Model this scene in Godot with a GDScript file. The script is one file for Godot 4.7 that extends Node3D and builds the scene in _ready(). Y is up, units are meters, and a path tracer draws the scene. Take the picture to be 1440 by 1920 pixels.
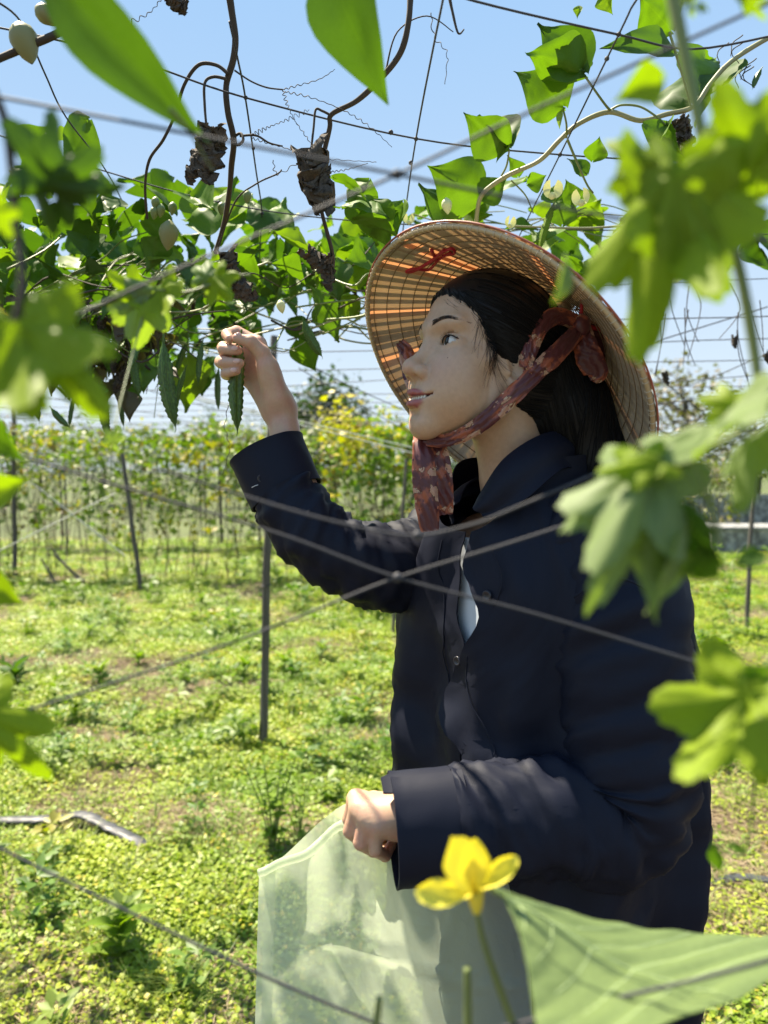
extends Node3D
# A woman in a conical leaf hat picks a winged bean under a trellis net.

const F := 1371.0            # focal length for a frame 1440 wide and 1920 high
const NEAR_SCALE := 0.93     # the person's distances

var cam_pos := Vector3(0, 1.45, 0)
var cam_basis := Basis(Vector3.RIGHT, -atan(80.0 / 1371.0))
var mats := {}
var noise := FastNoiseLite.new()
var taken := {}


# ---------------------------------------------------------------- helpers
func at(x: float, y: float, d: float) -> Vector3:
	return cam_pos + cam_basis * Vector3((x - 720.0) / F * d, (960.0 - y) / F * d, -d)

func near(x: float, y: float, d: float) -> Vector3:
	return at(x, y, d * NEAR_SCALE)

func random(s: int) -> RandomNumberGenerator:
	var r := RandomNumberGenerator.new()
	r.seed = s
	return r

class Shape:
	var v := PackedVector3Array()
	var c := PackedColorArray()
	var uv := PackedVector2Array()
	var i := PackedInt32Array()
	var flat := false
	func vert(p: Vector3, col := Color.WHITE, t := Vector2.ZERO) -> int:
		v.append(p)
		c.append(col)
		uv.append(t)
		return v.size() - 1
	func tri(a: int, b: int, d: int) -> void:
		i.append(a)
		i.append(b)
		i.append(d)
	func quad(a: int, b: int, d: int, e: int) -> void:
		tri(a, b, d)
		tri(a, d, e)
	func join(o: Shape, t := Transform3D(), tint := Color.WHITE) -> void:
		var base := v.size()
		for k in o.v.size():
			v.append(t * o.v[k])
			c.append(o.c[k] * tint)
			uv.append(o.uv[k])
		for k in o.i:
			i.append(k + base)
	func done() -> ArrayMesh:
		var n := PackedVector3Array()
		n.resize(v.size())
		for k in range(0, i.size(), 3):
			var a := v[i[k]]
			var w := (v[i[k + 2]] - a).cross(v[i[k + 1]] - a)
			n[i[k]] += w
			n[i[k + 1]] += w
			n[i[k + 2]] += w
		for k in n.size():
			var l := n[k].length()
			n[k] = n[k] / l if l > 1e-20 else Vector3.UP
		var a := []
		a.resize(Mesh.ARRAY_MAX)
		a[Mesh.ARRAY_VERTEX] = v
		a[Mesh.ARRAY_NORMAL] = n
		a[Mesh.ARRAY_COLOR] = c
		a[Mesh.ARRAY_TEX_UV] = uv
		a[Mesh.ARRAY_INDEX] = i
		var m := ArrayMesh.new()
		m.add_surface_from_arrays(Mesh.PRIMITIVE_TRIANGLES, a)
		return m

func free_name(called: String) -> String:
	if not taken.has(called):
		taken[called] = 0
		return called
	taken[called] += 1
	return "%s_%03d" % [called, taken[called]]

func tag(o: Node, label: String, category: String, group := "") -> void:
	o.set_meta("label", label)
	o.set_meta("category", category)
	if group:
		o.set_meta("group", group)

func thing(called: String, where: Vector3, label: String, category: String, group := "") -> Node3D:
	var o := Node3D.new()
	o.name = free_name(called)
	add_child(o)
	o.position = where
	tag(o, label, category, group)
	return o

# shapes are built in world axes; origin is taken off so that the node sits at the thing's base
func part(called: String, s, m: Material, parent: Node3D, origin := Vector3.ZERO) -> MeshInstance3D:
	var o := MeshInstance3D.new()
	if parent == self:
		o.name = free_name(called)
	else:
		o.name = called
	if s is Shape:
		if origin != Vector3.ZERO:
			for k in s.v.size():
				s.v[k] -= origin
		o.mesh = s.done()
	else:
		o.mesh = s
	o.material_override = m
	parent.add_child(o, true)
	return o

func structure(o: Node) -> void:
	o.set_meta("kind", "structure")

func stuff(o: Node) -> void:
	o.set_meta("kind", "stuff")

func smooth_path(pts: Array, steps := 6) -> PackedVector3Array:
	var out := PackedVector3Array()
	var n := pts.size()
	for k in n - 1:
		var p0: Vector3 = pts[max(k - 1, 0)]
		var p1: Vector3 = pts[k]
		var p2: Vector3 = pts[k + 1]
		var p3: Vector3 = pts[min(k + 2, n - 1)]
		for j in steps:
			out.append(p1.cubic_interpolate(p2, p0, p3, float(j) / steps))
	out.append(pts[n - 1])
	return out

func line(pts: Array, steps := 6) -> PackedVector3Array:      # [x, y, depth] triples
	var a := []
	for p in pts:
		a.append(at(p[0], p[1], p[2]))
	return smooth_path(a, steps)

func pick(table: Array, t: float) -> float:                   # smooth table look-up, t in 0..1
	var n := table.size() - 1
	var x := clampf(t, 0, 1) * n
	var k := mini(int(x), n - 1)
	return cubic_interpolate(table[k], table[k + 1], table[maxi(k - 1, 0)], table[mini(k + 2, n)], x - k)

func tube(s: Shape, path: PackedVector3Array, r0: float, r1: float, sides := 6, col := Color.WHITE, bumps := 0.0) -> void:
	var n := path.size()
	if n < 2:
		return
	var dir := (path[1] - path[0]).normalized()
	var side := dir.cross(Vector3.UP if absf(dir.y) < 0.9 else Vector3.RIGHT).normalized()
	var base := s.v.size()
	for k in n:
		var d := (path[mini(k + 1, n - 1)] - path[maxi(k - 1, 0)]).normalized()
		side = (side - d * side.dot(d)).normalized()
		var other := d.cross(side)
		var r := lerpf(r0, r1, float(k) / (n - 1))
		if bumps > 0.0:
			r *= 1.0 + bumps * noise.get_noise_3dv(path[k] * 900.0)
		for j in sides:
			var a := TAU * j / sides
			s.vert(path[k] + (side * cos(a) + other * sin(a)) * r, col, Vector2(float(j) / sides, float(k) / n))
	for k in n - 1:
		for j in sides:
			var j2 := (j + 1) % sides
			s.quad(base + k * sides + j, base + k * sides + j2, base + (k + 1) * sides + j2, base + (k + 1) * sides + j)
	if sides > 2:
		for e in [0, n - 1]:
			var m := s.vert(path[e], col)
			for j in sides:
				var j2 := (j + 1) % sides
				if e == 0:
					s.tri(m, base + j2, base + j)
				else:
					s.tri(m, base + e * sides + j, base + e * sides + j2)

func blob(s: Shape, c: Vector3, r: Vector3, rough := 0.0, col := Color.WHITE, rings := 8, sides := 12, scale := 40.0) -> void:
	var base := s.v.size()
	for k in rings + 1:
		var a := PI * k / rings
		for j in sides:
			var b := TAU * j / sides
			var d := Vector3(sin(a) * cos(b), cos(a), sin(a) * sin(b))
			s.vert(c + d * r * (1.0 + rough * noise.get_noise_3dv((c + d * r) * scale * 25.0)), col, Vector2(float(j) / sides, float(k) / rings))
	for k in rings:
		for j in sides:
			var j2 := (j + 1) % sides
			s.quad(base + k * sides + j, base + (k + 1) * sides + j, base + (k + 1) * sides + j2, base + k * sides + j2)

# a sheet between rows of points
func sheet(s: Shape, rows: Array, col := Color.WHITE) -> void:
	var base := s.v.size()
	var w: int = rows[0].size()
	for k in rows.size():
		for j in w:
			s.vert(rows[k][j], col, Vector2(float(j) / (w - 1), float(k) / (rows.size() - 1)))
	for k in rows.size() - 1:
		for j in w - 1:
			var a := base + k * w + j
			s.quad(a, a + 1, a + w + 1, a + w)

func solid_sheet(s: Shape, rows: Array, thick: float, col := Color.WHITE) -> void:
	# the same with a back face and edges
	var h := rows.size()
	var w: int = rows[0].size()
	var back := []
	for k in h:
		var r := PackedVector3Array()
		for j in w:
			var a: Vector3 = rows[k][mini(j + 1, w - 1)] - rows[k][maxi(j - 1, 0)]
			var b: Vector3 = rows[mini(k + 1, h - 1)][j] - rows[maxi(k - 1, 0)][j]
			r.append(rows[k][j] - b.cross(a).normalized() * thick)
		back.append(r)
	sheet(s, rows, col)
	var flipped := []
	for k in h:
		var r: PackedVector3Array = back[k].duplicate()
		r.reverse()
		flipped.append(r)
	sheet(s, flipped, col)
	sheet(s, [back[0], rows[0]], col)
	sheet(s, [rows[h - 1], back[h - 1]], col)
	var l := [PackedVector3Array(), PackedVector3Array()]
	var r2 := [PackedVector3Array(), PackedVector3Array()]
	for k in h:
		l[0].append(rows[k][0]); l[1].append(back[k][0])
		r2[0].append(back[k][w - 1]); r2[1].append(rows[k][w - 1])
	sheet(s, l, col)
	sheet(s, r2, col)

# a ribbon along a path; wide holds the half-width vector at each point
func ribbon(path: PackedVector3Array, wide: PackedVector3Array, across := 6, bulge := 0.0) -> Array:
	var rows := []
	for k in path.size():
		var r := PackedVector3Array()
		var d := (path[mini(k + 1, path.size() - 1)] - path[maxi(k - 1, 0)]).normalized()
		var up := d.cross(wide[k]).normalized()
		for j in across + 1:
			var t := 2.0 * j / across - 1.0
			r.append(path[k] + wide[k] * t + up * bulge * (1.0 - t * t))
		rows.append(r)
	return rows

func loop_band(s: Shape, rings: Array, col := Color.WHITE) -> void:  # closed rings of points, one after the other
	var base := s.v.size()
	var w: int = rings[0].size()
	for k in rings.size():
		for j in w:
			s.vert(rings[k][j], col, Vector2(float(j) / w, float(k) / rings.size()))
	for k in rings.size() - 1:
		for j in w:
			var j2 := (j + 1) % w
			s.quad(base + k * w + j, base + k * w + j2, base + (k + 1) * w + j2, base + (k + 1) * w + j)

# ---------------------------------------------------------------- fields of distance, meshed as surface nets
static func smin(a: float, b: float, k: float) -> float:
	var h := maxf(k - absf(a - b), 0.0) / k
	return minf(a, b) - h * h * k * 0.25

static func smax(a: float, b: float, k: float) -> float:
	return -smin(-a, -b, k)

static func egg(p: Vector3, c: Vector3, r: Vector3) -> float:
	var q := (p - c) / r
	var k0 := q.length()
	var k1 := (q / r).length()
	return k0 * (k0 - 1.0) / k1 if k1 > 1e-6 else -minf(r.x, minf(r.y, r.z))

static func bone(p: Vector3, a: Vector3, b: Vector3, ra: float, rb: float) -> float:
	var ab := b - a
	var t := clampf((p - a).dot(ab) / ab.length_squared(), 0.0, 1.0)
	return (p - a - ab * t).length() - lerpf(ra, rb, t)

class Bones:
	var list := []           # [a, b, ra, rb, k]
	var use := []
	var cuts := []           # [centre, radii] taken away
	var paint: Callable
	func prep(c: Vector3, r: float) -> void:
		use.clear()
		for b in list:
			var ab: Vector3 = b[1] - b[0]
			var t := clampf((c - b[0]).dot(ab) / maxf(ab.length_squared(), 1e-9), 0.0, 1.0)
			if (c - b[0] - ab * t).length() - maxf(b[2], b[3]) < r * 1.5 + b[4] + 0.4:
				use.append(b)
	func dist(p: Vector3) -> float:
		var d := 100.0
		for b in use:
			var a: Vector3 = b[0]
			var ab: Vector3 = b[1] - a
			var t := clampf((p - a).dot(ab) / maxf(ab.length_squared(), 1e-9), 0.0, 1.0)
			var e: float = (p - a - ab * t).length() - lerpf(b[2], b[3], t)
			var k: float = b[4]
			var h := maxf(k - absf(d - e), 0.0) / k
			d = minf(d, e) - h * h * k * 0.25
		return d
	func color(p: Vector3) -> Color:
		return paint.call(p) if paint.is_valid() else Color.WHITE

func nets(field, lo: Vector3, hi: Vector3, cell: float, s: Shape, place: Transform3D, flip: bool) -> void:
	var B := 4
	var bx := int(ceil((hi.x - lo.x) / cell / B))
	var by := int(ceil((hi.y - lo.y) / cell / B))
	var bz := int(ceil((hi.z - lo.z) / cell / B))
	var nx := bx * B + 1
	var ny := by * B + 1
	var nz := bz * B + 1
	var val := PackedFloat32Array()
	val.resize(nx * ny * nz)
	val.fill(1e9)
	var id := PackedInt32Array()
	id.resize(nx * ny * nz)
	id.fill(-1)
	var half := cell * B * 0.5 * sqrt(3.0)
	var active := []
	for I in bx:
		for J in by:
			for K in bz:
				var c := lo + Vector3(I + 0.5, J + 0.5, K + 0.5) * cell * B
				field.prep(c, half)
				if absf(field.dist(c)) > half * 1.35 + cell:
					continue
				active.append(Vector3i(I, J, K))
				for i in range(I * B, I * B + B + 1):
					for j in range(J * B, J * B + B + 1):
						var row := (i * ny + j) * nz
						for k in range(K * B, K * B + B + 1):
							if val[row + k] > 1e8:
								val[row + k] = field.dist(lo + Vector3(i, j, k) * cell)
	var off := PackedInt32Array([0, ny * nz, nz, ny * nz + nz, 1, ny * nz + 1, nz + 1, ny * nz + nz + 1])
	var corner := [Vector3(0, 0, 0), Vector3(1, 0, 0), Vector3(0, 1, 0), Vector3(1, 1, 0), Vector3(0, 0, 1), Vector3(1, 0, 1), Vector3(0, 1, 1), Vector3(1, 1, 1)]
	var edge := PackedInt32Array([0, 1, 2, 3, 4, 5, 6, 7, 0, 2, 1, 3, 4, 6, 5, 7, 0, 4, 1, 5, 2, 6, 3, 7])
	var f := PackedFloat32Array()
	f.resize(8)
	for b in active:
		for i in range(b.x * B, b.x * B + B):
			for j in range(b.y * B, b.y * B + B):
				for k in range(b.z * B, b.z * B + B):
					var o := (i * ny + j) * nz + k
					var inside := 0
					for e in 8:
						f[e] = val[o + off[e]]
						if f[e] < 0.0:
							inside += 1
					if inside == 0 or inside == 8:
						continue
					var sum := Vector3.ZERO
					var n := 0
					for e in 12:
						var a := edge[e * 2]
						var d := edge[e * 2 + 1]
						if (f[a] < 0.0) != (f[d] < 0.0):
							sum += (corner[a] as Vector3).lerp(corner[d], f[a] / (f[a] - f[d]))
							n += 1
					var p := lo + (Vector3(i, j, k) + sum / n) * cell
					id[o] = s.vert(place * p, field.color(p))
	var sx := ny * nz
	for b in active:
		for i in range(b.x * B, b.x * B + B):
			for j in range(b.y * B, b.y * B + B):
				for k in range(b.z * B, b.z * B + B):
					var o := (i * ny + j) * nz + k
					if id[o] < 0:
						continue
					var v0 := val[o] < 0.0
					for ax in 3:
						var q: int = o + [sx, nz, 1][ax]
						var v1 := val[q] < 0.0
						if v0 == v1:
							continue
						var u: int = [nz, 1, sx][ax]
						var w: int = [1, sx, nz][ax]
						if o - u - w < 0:
							continue
						var a := id[o]
						var c2 := id[o - u]
						var d2 := id[o - u - w]
						var e2 := id[o - w]
						if c2 < 0 or d2 < 0 or e2 < 0:
							continue
						if v0 != flip:
							s.quad(a, e2, d2, c2)
						else:
							s.quad(a, c2, d2, e2)

# ---------------------------------------------------------------- materials; colours here are linear base colours
func mat(col: Color, rough := 0.7, opts := {}) -> StandardMaterial3D:
	var m := StandardMaterial3D.new()
	m.albedo_color = col.linear_to_srgb()
	m.roughness = rough
	for k in opts:
		m.set(k, opts[k])
	return m

func texture(w: int, h: int, f: Callable) -> ImageTexture:
	var im := Image.create(w, h, false, Image.FORMAT_RGB8)
	for y in h:
		for x in w:
			im.set_pixel(x, y, (f.call(x, y) as Color).linear_to_srgb())
	return ImageTexture.create_from_image(im)

func grain(freq: float, low: float, high: float, seed_ := 1, size := 256) -> NoiseTexture2D:
	var n := FastNoiseLite.new()
	n.seed = seed_
	n.frequency = freq
	var t := NoiseTexture2D.new()
	t.noise = n
	t.seamless = true
	t.width = size
	t.height = size
	var g := Gradient.new()
	g.set_color(0, Color(low, low, low))
	g.set_color(1, Color(high, high, high))
	t.color_ramp = g
	return t

func relief(freq: float, strength: float, seed_ := 1, size := 256) -> NoiseTexture2D:
	var n := FastNoiseLite.new()
	n.seed = seed_
	n.frequency = freq
	var t := NoiseTexture2D.new()
	t.noise = n
	t.seamless = true
	t.width = size
	t.height = size
	t.as_normal_map = true
	t.bump_strength = strength
	return t

func leafy(col: Color, through: Color, rough := 0.5) -> StandardMaterial3D:
	var m := mat(col, rough, {"vertex_color_use_as_albedo": true, "backlight_enabled": true, "backlight": through})
	return m

func make_materials() -> void:
	mats.skin = mat(Color.WHITE, 0.42, {"vertex_color_use_as_albedo": true, "metallic_specular": 0.55, "subsurf_scatter_enabled": true, "subsurf_scatter_strength": 0.12, "normal_enabled": true, "normal_scale": 0.22, "uv1_triplanar": true, "uv1_scale": Vector3.ONE * 16.0})
	mats.skin.normal_texture = relief(0.25, 3.0, 70)
	mats.hair = mat(Color(0.007, 0.0068, 0.0078), 0.5, {"metallic_specular": 0.35})
	mats.eye_white = mat(Color(0.62, 0.60, 0.58), 0.12)
	mats.iris = mat(Color(0.010, 0.006, 0.005), 0.15, {"metallic_specular": 0.25})
	mats.pupil = mat(Color(0.004, 0.004, 0.004), 0.06)
	mats.brow = mat(Color(0.022, 0.016, 0.013), 0.7)
	mats.teeth = mat(Color(0.72, 0.68, 0.60), 0.25)
	mats.nail = mat(Color(0.62, 0.40, 0.34), 0.3)
	mats.hat_leaf = mat(Color.WHITE, 0.6, {"vertex_color_use_as_albedo": true, "backlight_enabled": true, "backlight": Color(0.52, 0.42, 0.30)})
	mats.hat_thin = mat(Color.WHITE, 0.6, {"vertex_color_use_as_albedo": true, "backlight_enabled": true, "backlight": Color(0.95, 0.68, 0.48)})
	var fibre := grain(0.25, 0.65, 1.0, 3)
	for k in [mats.hat_leaf, mats.hat_thin]:
		k.albedo_texture = fibre
		k.uv1_scale = Vector3(1.0, 0.12, 1)
	mats.hat_hoop = mat(Color(0.20, 0.145, 0.085), 0.55)
	mats.hat_rim = mat(Color(0.50, 0.38, 0.22), 0.4)
	mats.hat_edge = mat(Color(0.36, 0.10, 0.06), 0.5)
	mats.hat_thread = mat(Color(0.62, 0.55, 0.42), 0.35)
	mats.red_pen = mat(Color(0.42, 0.012, 0.035), 0.5)
	mats.red_cord = mat(Color(0.36, 0.012, 0.02), 0.6)
	# printed silk: maroon ground, peach flowers with a pale outline, brick-red washes
	var n := FastNoiseLite.new()
	n.seed = 21
	n.frequency = 0.0065
	var n2 := FastNoiseLite.new()
	n2.seed = 4
	n2.frequency = 0.008
	mats.scarf = mat(Color.WHITE, 0.42, {"rim_enabled": true, "rim": 0.25})
	mats.scarf.albedo_texture = texture(256, 256, func(x, y):
		var a := n.get_noise_2d(x, y * 1.0) - 0.27
		var c := Color(0.085, 0.015, 0.018).lerp(Color(0.33, 0.085, 0.038), smoothstep(-0.18, 0.2, n2.get_noise_2d(x + 300, y)))
		if a > 0.0:
			c = Color(0.40, 0.19, 0.125).lerp(Color(0.48, 0.29, 0.19), smoothstep(0.0, 0.25, a))
		if absf(a) < 0.018:
			c = Color(0.50, 0.36, 0.22)
		elif a < 0.0 and a > -0.05:
			c = c * 0.5
		return c)
	# jacket: navy twill
	mats.jacket = mat(Color(0.0110, 0.0140, 0.0295), 0.62, {"metallic_specular": 0.30})
	mats.jacket.uv1_triplanar = true
	mats.jacket.uv1_scale = Vector3.ONE * 14.0
	mats.jacket.albedo_texture = grain(0.35, 0.72, 1.0, 9)
	mats.jacket.normal_enabled = true
	mats.jacket.normal_texture = relief(0.3, 2.0, 8)
	mats.jacket.normal_scale = 0.25
	mats.button = mat(Color(0.018, 0.018, 0.026), 0.28)
	mats.thread = mat(Color(0.62, 0.62, 0.62), 0.6)
	mats.shirt = mat(Color(0.55, 0.60, 0.66), 0.7)
	mats.trousers = mat(Color(0.012, 0.013, 0.018), 0.8)
	# leaves: green with paler veins
	var veins := texture(256, 256, func(x, y):
		var u: float = absf(x / 255.0 - 0.5) * 2.0
		var v: float = y / 255.0
		var side := absf(fmod(v * 7.0 - u * 2.6 + 70.0, 1.0) - 0.5)
		var f := noise.get_noise_2d(x * 6.0, y * 6.0) * 0.22 + 0.12 * noise.get_noise_2d(x * 22.0, y * 22.0)
		var vein := clampf(1.0 - u * 26.0, 0, 1) * 0.8 + clampf((0.5 - side) * -1.0 + 0.035, 0.0, 0.035) * 22.0 * (1.0 - u)
		return Color(1, 1, 1).lerp(Color(0.55, 0.60, 0.48), clampf(0.35 - f, 0, 1)).lerp(Color(1.0, 1.0, 0.9), clampf(vein, 0, 1)))
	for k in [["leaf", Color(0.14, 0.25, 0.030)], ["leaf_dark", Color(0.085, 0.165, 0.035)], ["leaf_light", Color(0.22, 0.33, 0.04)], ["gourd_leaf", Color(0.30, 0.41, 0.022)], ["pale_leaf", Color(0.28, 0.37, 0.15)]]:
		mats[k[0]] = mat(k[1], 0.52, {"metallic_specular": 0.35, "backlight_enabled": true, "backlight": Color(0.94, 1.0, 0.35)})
		mats[k[0]].albedo_texture = veins
	mats.pod = mat(Color(0.12, 0.24, 0.03), 0.38, {"backlight_enabled": true, "backlight": Color(0.6, 0.7, 0.15)})
	mats.pod.albedo_texture = grain(0.06, 0.6, 1.0, 31)
	mats.vein = mat(Color(0.30, 0.385, 0.165), 0.5)
	mats.dead = mat(Color(0.145, 0.112, 0.082), 0.9, {"backlight_enabled": true, "backlight": Color(0.3, 0.24, 0.16)})
	mats.dead.albedo_texture = grain(0.04, 0.45, 1.0, 32)
	mats.dead.uv1_triplanar = true
	mats.dead.uv1_scale = Vector3.ONE * 3.0
	mats.petal = mat(Color(0.66, 0.68, 0.36), 0.6, {"backlight_enabled": true, "backlight": Color(0.5, 0.5, 0.3)})
	mats.yellow = mat(Color(0.80, 0.74, 0.09), 0.55, {"backlight_enabled": true, "backlight": Color(0.80, 0.74, 0.12)})
	mats.bud = mat(Color(0.21, 0.205, 0.075), 0.5)
	mats.pale_bud = mat(Color(0.34, 0.40, 0.26), 0.5, {"backlight_enabled": true, "backlight": Color(0.5, 0.55, 0.35)})
	mats.dry_stem = mat(Color(0.050, 0.036, 0.024), 0.8)
	mats.green_stem = mat(Color(0.16, 0.20, 0.06), 0.5)
	mats.pale_stem = mat(Color(0.30, 0.29, 0.15), 0.55)
	mats.cord = mat(Color(0.042, 0.042, 0.050), 0.7)
	mats.rope = mat(Color(0.52, 0.52, 0.50), 0.6)
	mats.wood = mat(Color(0.20, 0.175, 0.15), 0.85)
	mats.wood.albedo_texture = grain(0.05, 0.4, 1.0, 40)
	mats.wood.uv1_scale = Vector3(2, 0.4, 1)
	mats.concrete = mat(Color(0.42, 0.42, 0.40), 0.9)
	mats.concrete.albedo_texture = grain(0.02, 0.5, 1.0, 41)
	mats.concrete.uv1_triplanar = true
	mats.hose = mat(Color(0.045, 0.047, 0.052), 0.5)
	mats.bag = mat(Color(0.52, 0.56, 0.46), 0.27, {"transparency": BaseMaterial3D.TRANSPARENCY_ALPHA, "backlight_enabled": true, "backlight": Color(0.95, 1.0, 0.88)})
	mats.bag.albedo_color.a = 0.58
	mats.bag.normal_enabled = true
	mats.bag.normal_texture = relief(0.05, 8.0, 60, 512)
	mats.bag.normal_scale = 0.45
	# earth with straw and bare patches
	mats.earth = mat(Color.WHITE, 0.95, {"vertex_color_use_as_albedo": true})
	mats.earth.uv1_triplanar = true
	mats.earth.uv1_world_triplanar = true
	mats.earth.uv1_scale = Vector3.ONE * 0.9
	mats.earth.albedo_texture = grain(0.09, 0.55, 1.0, 50, 512)
	mats.herb = mat(Color.WHITE, 0.5, {"vertex_color_use_as_albedo": true, "backlight_enabled": true, "backlight": Color(0.80, 0.92, 0.28)})
	mats.straw = mat(Color.WHITE, 0.8, {"vertex_color_use_as_albedo": true})
	mats.bark = mat(Color(0.10, 0.085, 0.07), 0.9)
	mats.bark.albedo_texture = grain(0.05, 0.5, 1.0, 42)

# ---------------------------------------------------------------- camera, sky, sun
func set_stage() -> void:
	noise.seed = 7
	noise.frequency = 0.02
	var cam := Camera3D.new()
	cam.name = "camera"
	add_child(cam)
	cam.position = cam_pos
	cam.basis = cam_basis
	var lens := CameraAttributesPhysical.new()
	lens.frustum_focal_length = 12.0 / tan(deg_to_rad(35.0))
	lens.frustum_focus_distance = 0.97
	lens.frustum_near = 0.02
	lens.frustum_far = 900.0
	lens.exposure_aperture = 3.0
	cam.attributes = lens
	cam.fov = rad_to_deg(2.0 * atan(960.0 / F))
	cam.near = 0.02
	cam.far = 900.0
	var e := Environment.new()
	e.background_mode = Environment.BG_SKY
	e.tonemap_mode = Environment.TONE_MAPPER_LINEAR
	e.tonemap_exposure = 3.4
	var sky := Sky.new()
	var m := ProceduralSkyMaterial.new()
	m.sky_top_color = Color(0.094, 0.170, 0.280).linear_to_srgb()
	m.sky_horizon_color = Color(0.262, 0.293, 0.308).linear_to_srgb()
	m.sky_curve = 0.23
	m.ground_bottom_color = Color(0.06, 0.07, 0.03).linear_to_srgb()
	m.ground_horizon_color = Color(0.18, 0.20, 0.19).linear_to_srgb()
	m.sun_angle_max = 25.0
	sky.sky_material = m
	e.sky = sky
	e.sdfgi_enabled = true
	e.ssao_enabled = true
	e.ssil_enabled = true
	var w := WorldEnvironment.new()
	w.name = "environment"
	w.environment = e
	add_child(w)
	var sun := DirectionalLight3D.new()
	sun.name = "sun"
	add_child(sun)
	sun.light_energy = 1.5
	sun.light_color = Color(1.0, 0.95, 0.86)
	sun.light_angular_distance = 0.5
	sun.shadow_enabled = true
	sun.look_at_from_position(Vector3.ZERO, -Vector3(-0.37, 0.86, -0.34))

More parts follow.
